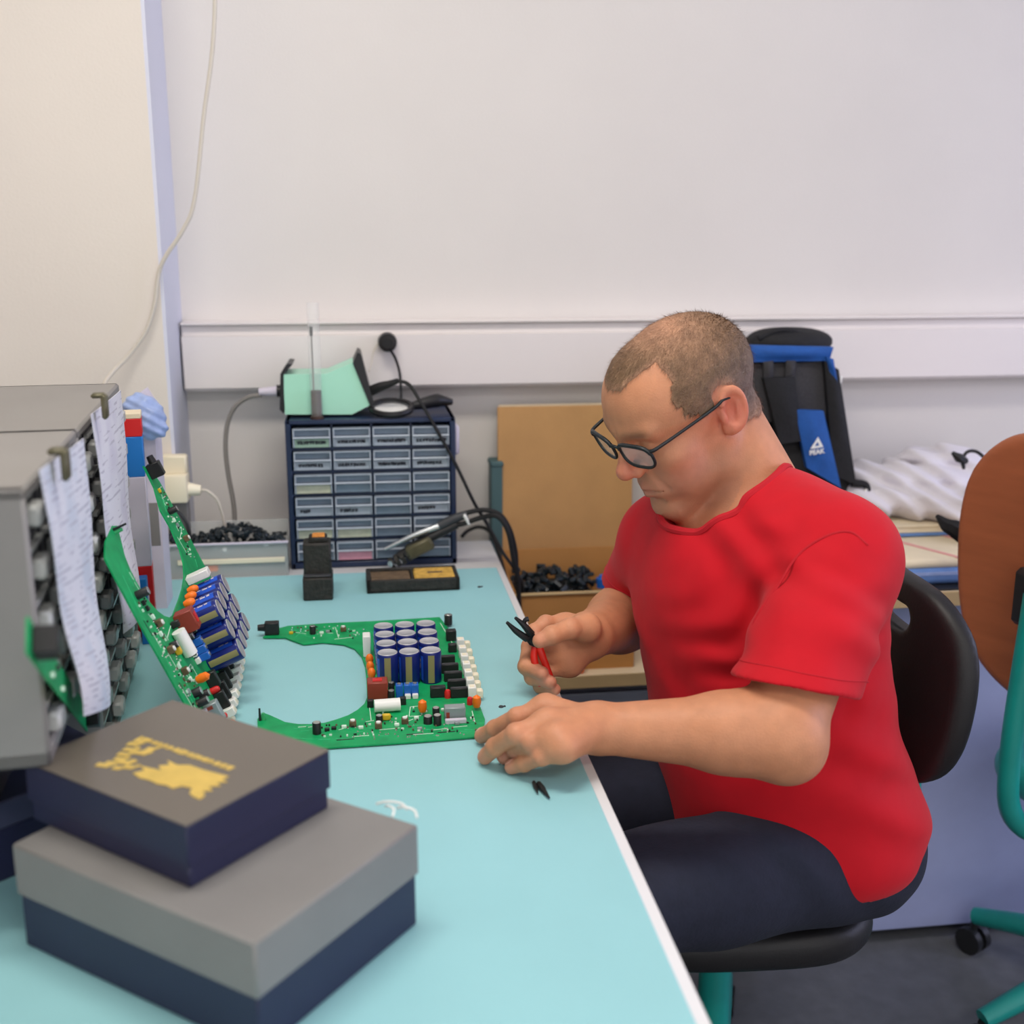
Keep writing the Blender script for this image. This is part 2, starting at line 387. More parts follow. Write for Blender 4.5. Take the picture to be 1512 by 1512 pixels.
struct(MB().box((0.75+0.6, WALL-0.01, 0.05), (3.3, 0.02, 0.10), bev=0.004).build('baseboard_back', 'trunking'))
# wall trunking: base channel, clipped lid, upper lip
tr = struct(MB().box((1.45, WALL-0.025, 1.1115), (3.54, 0.05, 0.125), bev=0.004, seg=2).build('trim_2', 'trunking'))
MB().box((1.45, WALL-0.053, 1.104), (3.54, 0.008, 0.100), bev=0.002).build('cover_strip', 'trunking', tr)
MB().box((1.45, WALL-0.03, 1.176), (3.54, 0.064, 0.006), bev=0.002).build('top_lip', 'trunking', tr)
for x, y in ((-0.10, 1.0), (0.6, -0.9)):
    t = empty('ceiling_lamp', (x, y, CEIL), label='long white ceiling lamp above the %s' % ('desk' if y > 0 else 'camera side of the room'), cat='lamp', group='ceiling lamps')
    MB().box((0, 0, -0.02), (1.25, 0.34, 0.04), bev=0.006).build('housing', 'lamp_frame', t)
    MB().box((0, 0, -0.045), (1.19, 0.30, 0.012), bev=0.004).build('diffuser', 'lamp_diffuser', t)

# ------------------------------------------------------------------ the workbench
DZ = 0.75; DX1 = 0.255; DX0 = -0.62; DY0 = 0.42; DY1 = 2.205
t = empty('workbench', ((DX0+DX1)/2, (DY0+DY1)/2, 0), label='long white workbench with a cyan work mat on top', cat='desk')
lx = (DX1-DX0)/2; ly = (DY1-DY0)/2
MB().box((0, 0, DZ-0.0165), (2*lx, 2*ly, 0.027), bev=0.003, seg=2).build('desk_top', 'desk_white', t)
for sx in (-1, 1):
    for sy in (-1, 1): MB().box((sx*(lx-0.11), sy*(ly-0.08), (DZ-0.03)/2), (0.05, 0.05, DZ-0.03), bev=0.004).build('leg', 'steel_grey', t)
    MB().box((sx*(lx-0.11), 0, DZ-0.06), (0.03, 2*ly-0.2, 0.05), bev=0.003).build('side_rail', 'steel_grey', t)
MB().box((0, ly-0.08, DZ-0.06), (2*lx-0.22, 0.03, 0.05), bev=0.003).build('rear_rail', 'steel_grey', t)
o = MB().box((0, 0, 0.0015), (0.242+0.56, 1.999-0.47, 0.003), bev=0.001).build('work_mat', 'mat_cyan'); o.location = ((0.242-0.56)/2, (1.999+0.47)/2, DZ-0.003)
tag(o, 'large cyan antistatic work mat covering the white desk', 'mat')

# ================================================================== THE CIRCUIT BOARD
BO = np.array([0.139, 1.278, DZ+0.0015])          # lower right corner of the board lying on the mat
BT = 0.0018                                        # board thickness
def bl(px, py, h=0.0):                             # photo pixel on the lying board -> board coordinates
    p = H(px, py, BO[2]+BT+h)-BO; return np.array([p[0], p[1], BT])
OUT = [(388, 941), (402, 930), (425, 924), (482, 920), (551, 917), (649, 911), (664, 930), (690, 992), (716, 1062), (713, 1087), (600, 1096), (482, 1104), (430, 1106), (392, 1107), (381, 1090), (380, 1062), (388, 1052),
       (399, 1056), (421, 1066), (440, 1069), (458, 1069), (480, 1067), (497, 1062), (514, 1056), (528, 1048), (538, 1039), (542, 1030), (541, 1002), (539, 984), (534, 969), (523, 957), (507, 951), (477, 948), (448, 951), (434, 946), (421, 941)]
def make_board(label):
    R = empty('circuit_board', BO, label=label, cat='circuit board', group='green circuit boards')
    out = [tuple(bl(*p)[:2]) for p in OUT]
    bd = MB().poly(out, 0, BT).build('substrate', 'pcb_green', R)
    # silkscreen frames and copper traces on the substrate
    s = MB()
    def mark(px0, py0, px1, py1, wd=0.0007, b=s):
        a = bl(px0, py0); c = bl(px1, py1); d = c-a; L = np.linalg.norm(d)
        if L < 1e-5: return
        b.box(((a+c)/2)+np.array([0, 0, 0.0002]), (L, wd, 0.0004), rotz(math.atan2(d[1], d[0])))
    for x0, y0, x1, y1 in ((495, 926, 500, 942), (484, 935, 492, 935), (494, 944, 520, 941), (437, 934, 452, 936), (455, 1074, 470, 1072), (440, 1074, 452, 1073), (606, 1044, 626, 1042), (606, 1044, 604, 1058), (604, 1058, 622, 1057), (697, 1050, 701, 1066), (600, 1066, 610, 1062), (668, 1074, 690, 1072), (560, 1078, 590, 1075), (540, 1066, 552, 1064), (500, 1078, 514, 1074), (610, 1085, 640, 1083), (520, 1088, 545, 1086), (545, 1040, 548, 1064), (650, 920, 668, 950), (640, 1078, 660, 1076), (575, 930, 580, 924)):
        mark(x0, y0, x1, y1, 0.0009)
    s.build('silkscreen', 'silk', bd)['kind'] = 'stuff'
    s = MB()
    for k in range(26):
        x = rng.uniform(425, 700); y = 1072+rng.uniform(0, 22)-(x-425)*0.03
        mark(x, y, x+rng.uniform(8, 30), y-rng.uniform(-1, 2), 0.0008, s)
    for k in range(10):
        x = rng.uniform(430, 540); mark(x, 928+rng.uniform(0, 14), x+rng.uniform(6, 20), 928+rng.uniform(0, 14), 0.0008, s)
    s.build('copper_traces', 'trace', bd)['kind'] = 'stuff'
    s = MB()
    for k in range(46):
        p = bl(rng.uniform(500, 705), rng.uniform(1062, 1092)); s.cyl(p, p+np.array([0, 0, 0.0011]), 0.0012, 0.0006, 6)
    for k in range(14):
        p = bl(rng.uniform(425, 545), rng.uniform(924, 938)); s.cyl(p, p+np.array([0, 0, 0.0011]), 0.0012, 0.0006, 6)
    o = s.build('solder_joints', 'solder', bd); o['kind'] = 'stuff'
    for nm, mm, cnt in (('tiny_chips', 'chip_black', 34), ('tiny_resistors', 'silk', 40), ('tiny_capacitors', 'flux_brown', 26)):
        s = MB()
        for k in range(cnt):
            zone = rng.integers(0, 4)
            if zone < 2: x = rng.uniform(475, 705); y = rng.uniform(1066, 1090)-(x-475)*0.045
            elif zone == 2: x = rng.uniform(428, 530); y = rng.uniform(926, 944)
            else: x = rng.uniform(560, 690); y = rng.uniform(1036, 1062)
            p = bl(x, y); s.box(p+np.array([0, 0, 0.0009]), (rng.uniform(0.0018, 0.0042), 0.0018, 0.0018), rotz(rng.choice([0, PI/2])))
        s.build(nm, mm, bd)['kind'] = 'stuff'
    s = MB()
    for x0, y0, x1, y1 in ((497, 1093, 523, 1091), (600, 1085, 625, 1083), (646, 1082, 672, 1080)): mark(x0, y0, x1, y1, 0.0022, s)
    s.build('slots', 'chip_black', bd)['kind'] = 'stuff'
    P_ = lambda px, py: bl(px, py)
    up = lambda p, h: np.array([p[0], p[1], p[2]+h])
    # twelve big storage capacitors, four rows of three
    cap_c = []
    for i in range(3):
        for j in range(4):
            a = H(572+32*i, 961.5-1.8*i, BO[2]+0.047)-BO; b_ = H(566+31.3*i, 922-1.8*i, BO[2]+0.047)-BO
            p = a+(b_-a)*j/3; cap_c.append((p[0], p[1]))
    sl = MB().lathe([(0.0, 0), (0.0136, 0), (0.0141, 0.0015), (0.0141, 0.0405), (0.0136, 0.0425), (0.0127, 0.0432)], n=24).mesh('capacitor')
    tp = MB().lathe([(0.0129, 0.0428), (0.0133, 0.0436), (0.0124, 0.0442), (0.0112, 0.0436), (0.0, 0.0437)], n=24).mesh('capacitor_top')
    st = MB()
    for k in range(5):
        t0 = -PI/2-0.30+0.12*k; t1 = t0+0.12; r = 0.0143
        st.add([(r*math.cos(t0), r*math.sin(t0), 0.002), (r*math.cos(t1), r*math.sin(t1), 0.002), (r*math.cos(t1), r*math.sin(t1), 0.0405), (r*math.cos(t0), r*math.sin(t0), 0.0405)], [(0, 1, 2, 3)])
    st = st.mesh('polarity_stripe')
    lb = MB()
    for k in range(9):
        t0 = -PI-0.75+0.165*k; t1 = t0+0.165; r = 0.01425
        lb.add([(r*math.cos(t0), r*math.sin(t0), 0.004), (r*math.cos(t1), r*math.sin(t1), 0.004), (r*math.cos(t1), r*math.sin(t1), 0.038), (r*math.cos(t0), r*math.sin(t0), 0.038)], [(0, 1, 2, 3)])
    lb = lb.mesh('label_band')
    pr = MB()
    for t0, z0, w_, h_ in ((-PI-0.45, 0.010, 0.30, 0.005), (-PI-0.05, 0.009, 0.22, 0.008), (-PI-0.5, 0.019, 0.5, 0.004), (-PI+0.12, 0.020, 0.2, 0.007), (-PI-0.35, 0.027, 0.25, 0.006), (-PI+0.05, 0.029, 0.28, 0.004)):
        r = 0.0145; t1 = t0+w_
        pr.add([(r*math.cos(t0), r*math.sin(t0), z0), (r*math.cos((t0+t1)/2), r*math.sin((t0+t1)/2), z0), (r*math.cos(t1), r*math.sin(t1), z0), (r*math.cos(t1), r*math.sin(t1), z0+h_), (r*math.cos((t0+t1)/2), r*math.sin((t0+t1)/2), z0+h_), (r*math.cos(t0), r*math.sin(t0), z0+h_)], [(0, 1, 4, 5), (1, 2, 3, 4)])
    pr = pr.mesh('sleeve_print')
    for ms, mn in ((sl, 'cap_blue'), (tp, 'aluminium'), (st, 'cap_stripe'), (lb, 'cap_blue_bright'), (pr, 'folder_pale')): ms.materials.append(M(mn))
    for x, y in cap_c:
        c = bpy.data.objects.new('capacitor', sl); link(c, R); c.location = (x, y, BT); c.rotation_euler.z = rng.uniform(-0.12, 0.12)
        for nm, ms in (('capacitor_top', tp), ('polarity_stripe', st), ('label_band', lb), ('sleeve_print', pr)): link(bpy.data.objects.new(nm, ms), c)
    # white tall film capacitor and orange drops along the inner rim
    p = P_(542, 967); MB().box(up(p, 0.0155), (0.011, 0.020, 0.031), bev=0.001).build('film_capacitor', 'white_plastic', R)
    for k, (x, y) in enumerate(((546, 985), (547, 996), (549, 1006))):
        p = P_(x, y); b = MB(); b.lathe([(0, 0.003), (0.004, 0.005), (0.0056, 0.010), (0.0052, 0.015), (0.003, 0.0185), (0, 0.0195)], p, 12); b.build('disc_capacitor', 'orange', R)
    # brown relay, blue screw terminals, white drum resistor
    p = P_(558, 1033); rl = MB().box(up(p, 0.0115)+np.array([0, 0.010, 0]), (0.0265, 0.022, 0.023), bev=0.001).build('relay', 'relay_brown', R)
    MB().box(up(p, 0.0234)+np.array([0, 0.010, 0]), (0.012, 0.009, 0.0008)).build('relay_mark', 'red_plastic', rl)
    for k, x in enumerate((590, 602, 613)):
        p = P_(x, 1030-0.5*k); tm = MB().box(up(p, 0.0085)+np.array([0, 0.004, 0]), (0.0096, 0.011, 0.017), bev=0.0008).build('screw_terminal', 'blue_plastic', R)
        q = up(p, 0.017)+np.array([0, 0.004, 0]); MB().cyl(q, up(q, 0.0012), 0.0028, n=12).build('screw', 'solder', tm)
        if k: MB().box(up(p, 0.003)+np.array([0, -0.0045, 0]), (0.0075, 0.006, 0.006), bev=0.0006).build('plug', 'white_plastic', tm)
    a = P_(553, 1052); c = P_(591, 1049); MB().cyl(up(a, 0.0085), up(c, 0.0085), 0.0082, n=18).build('drum_resistor', 'white_plastic', R)
    for x, y in ((547, 1044), (595, 1040)):
        p = P_(x, y); MB().box(up(p, 0.005), (0.008, 0.007, 0.010), bev=0.0008).build('diode', 'chip_black', R)
    def drum(px, py, r, h, m='chip_black', top='solder', name='electrolytic_capacitor'):
        p = P_(px, py); b = MB().lathe([(0, 0), (r, 0), (r, h-0.0006), (r*0.92, h)], p, 14).build(name, m, R)
        MB().lathe([(r*0.9, h-0.0003), (r*0.8, h+0.0003), (0, h+0.0002)], p, 14).build('can_top', top, b)
    for px, py, r, h in ((578, 1020, 0.0042, 0.012), (578, 1032, 0.0045, 0.012), (644, 1058, 0.0046, 0.012), (646, 1070, 0.0050, 0.013), (632, 1068, 0.0055, 0.010), (468, 1083, 0.0052, 0.0145), (462, 936, 0.0048, 0.013), (662, 922, 0.0062, 0.016), (560, 1066, 0.0044, 0.009), (556, 1014, 0.003, 0.006)): drum(px, py, r, h)
    for px, py in ((521, 1072), (598, 1068), (507, 932), (559, 1075)):    # trimmers
        p = P_(px, py); tb = MB().box(up(p, 0.0035), (0.0085, 0.0075, 0.007), bev=0.0006).build('trimmer', 'flux_brown', R)
        MB().cyl(up(p, 0.007), up(p, 0.0085), 0.003, n=12).build('trimmer_dial', 'white_plastic', tb)
    for px, py, m in ((483, 1079, 'chip_black'), (493, 1077, 'chip_black'), (508, 1075, 'silk'), (475, 936, 'silk'), (484, 934, 'grey_can'), (533, 1076, 'silk'), (615, 1062, 'silk'), (586, 1072, 'silk'), (655, 1050, 'silk'), (430, 936, 'yellow'), (620, 1078, 'grey_can'), (675, 1070, 'grey_can')):
        p = P_(px, py); MB().box(up(p, 0.0018), (0.006, 0.0042, 0.0036), bev=0.0005).build('small_component', m, R)
    p = P_(570.5, 1063); MB().box(up(p, 0.004), (0.011, 0.006, 0.008), bev=0.0015).build('film_capacitor', 'yellow', R)
    # voltage regulator block and red lamp
    p = P_(647, 1030); MB().box(up(p, 0.007)+np.array([0, 0.004, 0]), (0.020, 0.011, 0.014), bev=0.001).build('bridge_rectifier', 'chip_black', R)
    p = P_(661, 1030); MB().lathe([(0.0042, 0), (0.0042, 0.008), (0.003, 0.0105), (0, 0.0115)], p, 12).build('red_lamp', 'red_plastic', R)
    p = P_(694, 1040); MB().lathe([(0.004, 0), (0.004, 0.007), (0.003, 0.0095), (0, 0.0105)], p, 12).build('red_lamp', 'red_plastic', R)
    # five flat black relays stepping down the right side
    for k in range(5):
        p = P_(659+5.0*k, 981+12*k); ic = MB().box(up(p, 0.0065), (0.024, 0.0085, 0.013), bev=0.0007).build('reed_relay', 'chip_black', R)
        MB().box(up(p, 0.0131), (0.020, 0.004, 0.0005)).build('relay_print', 'dark_grey', ic)
    p = P_(666, 945); MB().box(up(p, 0.008), (0.015, 0.013, 0.016), bev=0.001).build('power_transistor', 'chip_black', R)
    p = P_(668, 962); MB().box(up(p, 0.006), (0.012, 0.010, 0.012), bev=0.001).build('power_transistor', 'chip_black', R)
    # row of white plug sockets with pale plugs at the outer edge
    for k in range(7):
        f = k/6; p = P_(680+17*f, 958+72*f); hs = MB().box(up(p, 0.008), (0.0105, 0.0135, 0.016), bev=0.0008).build('plug_socket', 'white_plastic', R)
        MB().box(up(p, 0.0162), (0.006, 0.008, 0.0008)).build('socket_mouth', 'ivory_plastic', hs)
        q = p+np.array([0.0098, 0, 0.0055]); MB().box(q, (0.0085, 0.0105, 0.011), bev=0.0012).build('plug_pin', 'ivory_plastic', hs)
    for px, py in ((624, 1055), (704, 1048)):
        p = P_(px, py); MB().lathe([(0, 0.002), (0.0042, 0.004), (0.0058, 0.010), (0.005, 0.017), (0, 0.0205)], p, 12).build('disc_capacitor', 'orange', R)
    p = P_(672, 1063); gb = MB().box(up(p, 0.0085)+np.array([0, 0.004, 0]), (0.026, 0.014, 0.017), bev=0.001).build('clear_relay', 'grey_can', R)
    MB().box(up(p, 0.007)+np.array([-0.009, -0.0033, 0]), (0.004, 0.0012, 0.009)).build('relay_coil', 'relay_brown', gb)
    MB().box(p+np.array([0, -0.0095, 0.0028]), (0.026, 0.006, 0.0056), bev=0.0006).build('pin_header', 'folder_pale', R)
    # black power socket on the far arm tip, guide posts
    p = P_(402, 936); sk = MB().box(up(p, 0.0095), (0.021, 0.015, 0.019), bev=0.001).build('power_socket', 'black_plastic', R)
    MB().cyl(up(p, 0.0105)+np.array([-0.010, 0, 0]), up(p, 0.0105)+np.array([-0.021, 0, 0]), 0.0058, 0.0046, 12).build('socket_nose', 'black_plastic', sk)
    p = P_(384, 1064); MB().cyl(p, up(p, 0.016), 0.0016, 0.0012, 8).build('guide_post', 'chip_black', R)
    p = P_(389, 1063); MB().cyl(p, up(p, 0.009), 0.0028, 0.0022, 8).build('guide_post', 'pcb_edge', R)
    return R
board = make_board('green circuit board lying flat on the cyan mat beside the hands')
# the same board propped upright against the grey drawer unit, arms upward
def stand(R, tip_near, tip_far, lean, ):
    """board stands on its plug edge: board -x points up and left, board +z points right"""
    ex = np.array([math.sin(lean), 0, -math.cos(lean)]); yt = np.array(tip_far)-np.array(tip_near); yt -= ex*(yt @ ex); ey = yt/np.linalg.norm(yt); ez = np.cross(ex, ey)
    nl = bl(384, 1060)
    loc = np.array(tip_near)-(ex*nl[0]+ey*nl[1])
    R.matrix_world = Matrix(((ex[0], ey[0], ez[0], loc[0]), (ex[1], ey[1], ez[1], loc[1]), (ex[2], ey[2], ez[2], loc[2]), (0, 0, 0, 1)))
b2 = copy_tree(board); b2['label'] = 'green circuit board propped upright against the grey drawer units, capacitors facing right'
stand(b2, (-0.279, 1.318, 1.012), (-0.295, 1.62, 1.022), math.radians(23))
p0_ = H(128, 1062, 0.845); p1_ = PL(40, 938, (-0.262, 1.2, 0), (0.996, 0.083, 0)); dv_ = p1_-p0_; Ls = float(np.linalg.norm(dv_)); dv_ /= Ls; wv_ = np.cross(dv_, (0.75, -0.55, 0.35)); wv_ /= np.linalg.norm(wv_); nv_ = np.cross(dv_, wv_)
R = empty('circuit_strip', p0_, label='narrow green circuit board strip with a black socket leaning at the left edge', cat='circuit board')
if nv_[0] < 0: nv_ = -nv_; wv_ = -wv_
Rs = frame(dv_, wv_, nv_)
MB().box(dv_*Ls/2, (Ls, 0.026, 0.002), Rs, bev=0.0005).build('substrate', 'pcb_green', R)
MB().cyl(dv_*Ls*0.42+nv_*0.0002, dv_*Ls*0.42+nv_*0.0014, 0.0065, n=14).build('screw_hole', 'teal_dark', R)
MB().box(dv_*0.010+nv_*0.007, (0.022, 0.018, 0.013), Rs, bev=0.001).build('power_socket', 'black_plastic', R)
MB().box(dv_*(Ls-0.03)+nv_*0.010, (0.030, 0.020, 0.018), Rs, bev=0.001).build('connector', 'black_plastic', R)
for k in range(4): MB().box(dv_*Ls*(0.55+0.08*k)+wv_*(0.006*(-1)**k)+nv_*0.002, (0.005, 0.004, 0.003), Rs).build('small_component', ('silk', 'chip_black')[k % 2], R)

# ================================================================== GREY SMALL-PARTS DRAWER UNITS WITH PAPERS (left)
SQ = np.array([-0.323, 1.64, DZ]); SDIR = np.array([0.036, -0.43, 0]); SDIR = SDIR/np.linalg.norm(SDIR); SN = np.array([-SDIR[1], SDIR[0], 0])   # face normal, pointing right
SW, SH, SD = 0.405, 0.388, 0.22
def sorter(org, label, SW=0.405, SH=0.388, rows=8, cols=5):
    R = empty('drawer_unit', org, label=label, cat='drawer unit', group='grey small-parts drawer units')
    ang = math.atan2(SN[1], SN[0]); R.rotation_euler.z = ang      # local +x = outward face normal, local -y = toward the camera
    b = MB()
    for c, s_ in (((-SD/2, -SW/2, SH-0.006), (SD, SW, 0.012)), ((-SD/2, -SW/2, 0.008), (SD, SW, 0.016)), ((-SD/2, -0.005, SH/2), (SD, 0.010, SH)), ((-SD/2, -SW+0.005, SH/2), (SD, 0.010, SH)), ((-SD+0.004, -SW/2, SH/2), (0.008, SW, SH))): b.box(c, s_, bev=0.003)
    b.build('housing', 'shelf_grey', R)
    b = MB()
    for k in range(1, rows): b.box((-SD/2-0.006, -SW/2, 0.016+k*0.0452), (SD-0.012, SW-0.02, 0.003))
    for k in range(1, cols): b.box((-SD/2-0.006, -SW*k/cols, SH/2), (SD-0.012, 0.003, SH-0.02))
    b.build('dividers', 'shelf_dark', R)
    dm = MB().box((-0.07, 0, 0.019), (0.14, 0.068, 0.036), bev=0.002).mesh('drawer'); dm.materials.append(M('shelf_dark'))
    lm = MB().box((0.006, 0, 0.012), (0.014, 0.030, 0.018), bev=0.003).box((0.002, 0, 0.031), (0.006, 0.060, 0.004)).mesh('label_holder'); lm.materials.append(M('shelf_bin'))
    for r in range(rows):
        for c in range(cols):
            d = bpy.data.objects.new('drawer', dm); link(d, R); d.location = (-0.006+rng.uniform(-0.002, 0.002), -SW*(c+0.5)/cols, 0.0185+r*0.0452)
            link(bpy.data.objects.new('label_holder', lm), d)
    return R
sorter(SQ, 'grey small-parts drawer unit farther from the camera, a long paper clipped to its front')
nu = sorter(SQ+SDIR*(SW+0.004)+np.array([0, 0, 0.149]), 'grey small-parts drawer unit nearest the camera at the left edge', 0.295, 0.240, 5, 4)
MB().box((-SD/2-0.02, -0.15, -0.035), (SD-0.09, 0.17, 0.069), bev=0.002).build('plinth', 'shelf_dark', nu)
def on_face(px, py, off=0.012): return PL(px, py, SQ+SN*off, SN)
def hung_sheet(label, tl, tr_, br, bl_, m, clip, amp, off=0.020):
    c = [on_face(*tl, 0.014), on_face(*tr_, 0.014), on_face(*br, off), on_face(*bl_, off)]; org = c[0].copy()
    R = empty('paper_sheet', org, label=label, cat='paper', group='papers clipped to the drawer units')
    c = [p-org for p in c]
    MB().sheet(*c, nu=8, nv=16, bulge=lambda u, v: SN*(amp*math.sin(PI*u)*(0.2+v)+0.004*math.sin(9*v)*v)).build('sheet', m, R)
    q = on_face(*clip, 0.026)-org; Rm = frame(SDIR, SN, (0, 0, 1))
    cl = MB().box(q, (0.018, 0.006, 0.026), Rm, bev=0.002).box(q+np.array([0, 0, 0.012])-SN*0.006, (0.016, 0.014, 0.005), Rm, bev=0.002).build('bulldog_clip', 'olive_metal', R)
hung_sheet('long printed paper clipped to the near grey drawer unit at the left edge', (58, 694), (123, 647), (160, 1040), (121, 1058), 'sheet_print', (97, 686), 0.005)
hung_sheet('long printed paper clipped to the far grey drawer unit behind the upright board', (134, 612), (178, 576), (206, 905), (180, 936), 'sheet_print_b', (155, 600), 0.004)
# blue and red display folder, lilac bag and grey binder behind the far drawer unit
fo = np.array([YP(197, 740, 1.715)[0], 1.715, DZ])
R = empty('document_folder', fo, label='upright blue display folder with a red top band behind the far drawer unit', cat='folder')
Rm = rotz(math.radians(8)); zt_ = YP(200, 618, 1.70)[2]-DZ
for z0, z1, m, nm in ((0.0, 0.110, 'folder_red', 'lower_band'), (0.110, zt_-0.085, 'folder_pale', 'cover'), (zt_-0.085, zt_-0.026, 'folder_blue', 'blue_band'), (zt_-0.026, zt_, 'folder_red', 'red_band'), (zt_, zt_+0.008, 'book_beige', 'page_edges')):
    MB().box((0.0, 0, (z0+z1)/2), (0.040, 0.040, z1-z0), Rm, bev=0.001).build(nm, m, R)
R = empty('document_folder', fo+np.array([0.012, -0.040, 0]), label='narrow blue folder standing low beside the red one near the clear bin', cat='folder')
MB().box((0, 0, 0.05), (0.012, 0.022, 0.10), rotz(math.radians(5)), bev=0.001).build('cover', 'folder_blue', R)
MB().box((0.0065, 0, 0.07), (0.001, 0.014, 0.02), rotz(math.radians(5))).build('spine_label', 'folder_pale', R)
c0 = W(216, 618, 1.78)
def f_bag(P):
    d = smin(ell(P, c0, (0.028, 0.03, 0.030)), ell(P, W(203, 598, 1.78), (0.022, 0.022, 0.016)), 0.02); d = smin(d, ell(P, W(229, 632, 1.78), (0.017, 0.02, 0.016)), 0.015)
    return d+0.0025*np.sin(P[:, 0]*230+P[:, 2]*140)*np.sin(P[:, 2]*260+P[:, 1]*90)
o = sdf_obj('plastic_bag', f_bag, c0-0.08, c0+0.08, 0.003, 'lilac_bag', origin=c0-np.array([0, 0, 0.04])); tag(o, 'crumpled lilac and blue plastic bag on top of the red folder', 'bag')
gb0 = np.array([YP(221, 660, 1.84)[0], 1.865, DZ]); gz = YP(214, 578, 1.84)[2]-DZ
R = empty('grey_binder', gb0, label='slim pale binder with a slanted top standing behind the lilac bag', cat='binder')
MB().poly([(-0.010, 0), (0.010, 0), (0.010, gz-0.03), (-0.006, gz), (-0.012, gz-0.004)], -0.03, 0.03, lambda x, y, z: (x, z, y)).build('cover', 'folder_pale', R)
MB().box((0.0, -0.0302, 0.14), (0.014, 0.001, 0.07), bev=0.0004).build('spine_label', 'mid_grey', R)

# ================================================================== CLEAR BIN OF BLACK PARTS (left rear)
x0, x1, y0, y1, zb = -0.345, -0.130, 2.010, 2.085, DZ-0.003
R = empty('clear_bin', ((x0+x1)/2, (y0+y1)/2, zb), label='clear plastic bin heaped with small black parts left of the drawer cabinet', cat='bin')
wx, wy = (x1-x0), (y1-y0); hb = 0.062
b = MB(); b.box((0, 0, 0.002), (wx, wy, 0.003))
for c, s_ in (((0, -wy/2+0.001, hb/2), (wx, 0.002, hb)), ((0, wy/2-0.001, hb/2+0.012), (wx, 0.002, hb+0.024)), ((-wx/2+0.001, 0, hb/2), (0.002, wy, hb)), ((wx/2-0.001, 0, hb/2), (0.002, wy, hb))): b.box(c, s_)
b.build('bin_shell', 'clear_plastic', R)
MB().box((0, -wy/2-0.002, hb), (wx+0.004, 0.005, 0.004), bev=0.001).build('rim', 'folder_pale', R)
MB().box((0.01, -wy/2-0.002, 0.030), (wx*0.86, 0.004, 0.009), bev=0.001).build('label_rail', 'cream_plastic', R)
b = MB()
for k in range(330):
    u = rng.uniform(-0.47, 0.47); v = rng.uniform(-0.42, 0.40); top = hb+0.006+0.010*math.sin(u*9+1)+0.006*rng.random()
    z = rng.uniform(hb*0.6, top) if k % 2 else top; p = (u*wx, v*wy, z); q = Matrix.Rotation(rng.uniform(0, 6), 3, Vector(rng.normal(size=3)).normalized())
    if k % 3: b.box(p, (rng.uniform(0.006, 0.012), 0.006, 0.005), q, bev=0.0008)
    else: d = q @ Vector((0, 0, 0.005)); b.cyl(Vector(p)-d, Vector(p)+d, 0.0036, n=8)
b.box((0, 0, hb*0.42), (wx*0.97, wy*0.92, hb*0.7), bev=0.004)
o = b.build('black_parts', 'heap', None); o.location = R.location; o.matrix_world.translation = R.location
tag(o, 'heap of small black electronic parts in the clear bin', 'parts', kind='stuff')
for nm, (px, py), m, sz, lab in (('pink_cap', (288, 815), 'magenta', 0.012, 'small magenta cap inside the clear bin of black parts'), ('orange_block', (315, 839), 'orange', 0.017, 'orange plastic block showing low in the clear bin'), ('plastic_bead', (332, 811), 'white_plastic', 0.008, 'tiny white bead in the clear bin of black parts'), ('plastic_bead', (393, 803), 'white_plastic', 0.009, 'tiny white bead near the right end of the clear bin')):
    p = YP(px, py, y0+0.0035)
    if 'block' in nm: o = MB().box((0, 0, 0), (sz, 0.005, 0.012), bev=0.001).build(nm, m)
    else: o = MB().cyl((0, -0.002, 0), (0, 0.002, 0), sz/2, n=14).cyl((0, -0.003, 0), (0, -0.002, 0), sz/3, n=14).build(nm, m)
    o.location = p; tag(o, lab, 'plastic part')

# ================================================================== NAVY DRAWER CABINET
CX, CY = -0.126, 2.044; CWD, CHT, CDP = 0.300, 0.272, 0.150
R = empty('drawer_cabinet', (CX, CY, DZ-0.003), label='navy cabinet of twenty-four clear drawers with handwritten labels at the back of the desk', cat='drawer cabinet')
b = MB()
for c, s_ in (((0.004, CDP/2, CHT/2), (0.010, CDP, CHT)), ((CWD-0.005, CDP/2, CHT/2), (0.010, CDP, CHT)), ((CWD/2, CDP/2, CHT-0.004), (CWD, CDP, 0.008)), ((CWD/2, CDP/2, 0.006), (CWD, CDP, 0.012)), ((CWD/2, CDP-0.003, CHT/2), (CWD, 0.006, CHT))): b.box(c, s_, bev=0.002)
b.build('housing', 'navy_plastic', R)
PX, PZ = (CWD-0.020)/4, (CHT-0.022)/6
for k in range(1, 6): MB().box((CWD/2, CDP/2+0.002, 0.012+k*PZ), (CWD-0.018, CDP-0.008, 0.0055)).build('shelf', 'navy_plastic', R)
for k in range(1, 4): MB().box((0.010+k*PX, CDP/2+0.003, CHT/2), (0.003, CDP-0.008, CHT-0.016)).build('divider', 'navy_plastic', R)
MB().box((CWD+0.004, 0.04, CHT*0.83), (0.010, 0.03, 0.055), bev=0.004).build('side_pocket', 'folder_pale', R)
hx, hz = PX-0.0045, PZ-0.0075
dbody = lambda: MB().box((0, 0.066, hz/2), (hx, 0.118, hz), bev=0.0015).box((0, 0.004, hz*0.78), (hx, 0.004, hz*0.40), bev=0.001).mesh('drawer')
dmesh = {}
for m in ('drawer_clear', 'drawer_green', 'drawer_pink', 'drawer_cream'): dmesh[m] = dbody(); dmesh[m].materials.append(M(m))
lip = MB().poly([(0.004, hz*0.56), (-0.007, hz*0.60), (-0.008, hz*0.52), (0.004, hz*0.42)], -hx/2, hx/2, lambda y, z, x: (x, y, z)).mesh('pull_lip'); lip.materials.append(M('drawer_lip'))
side = MB()
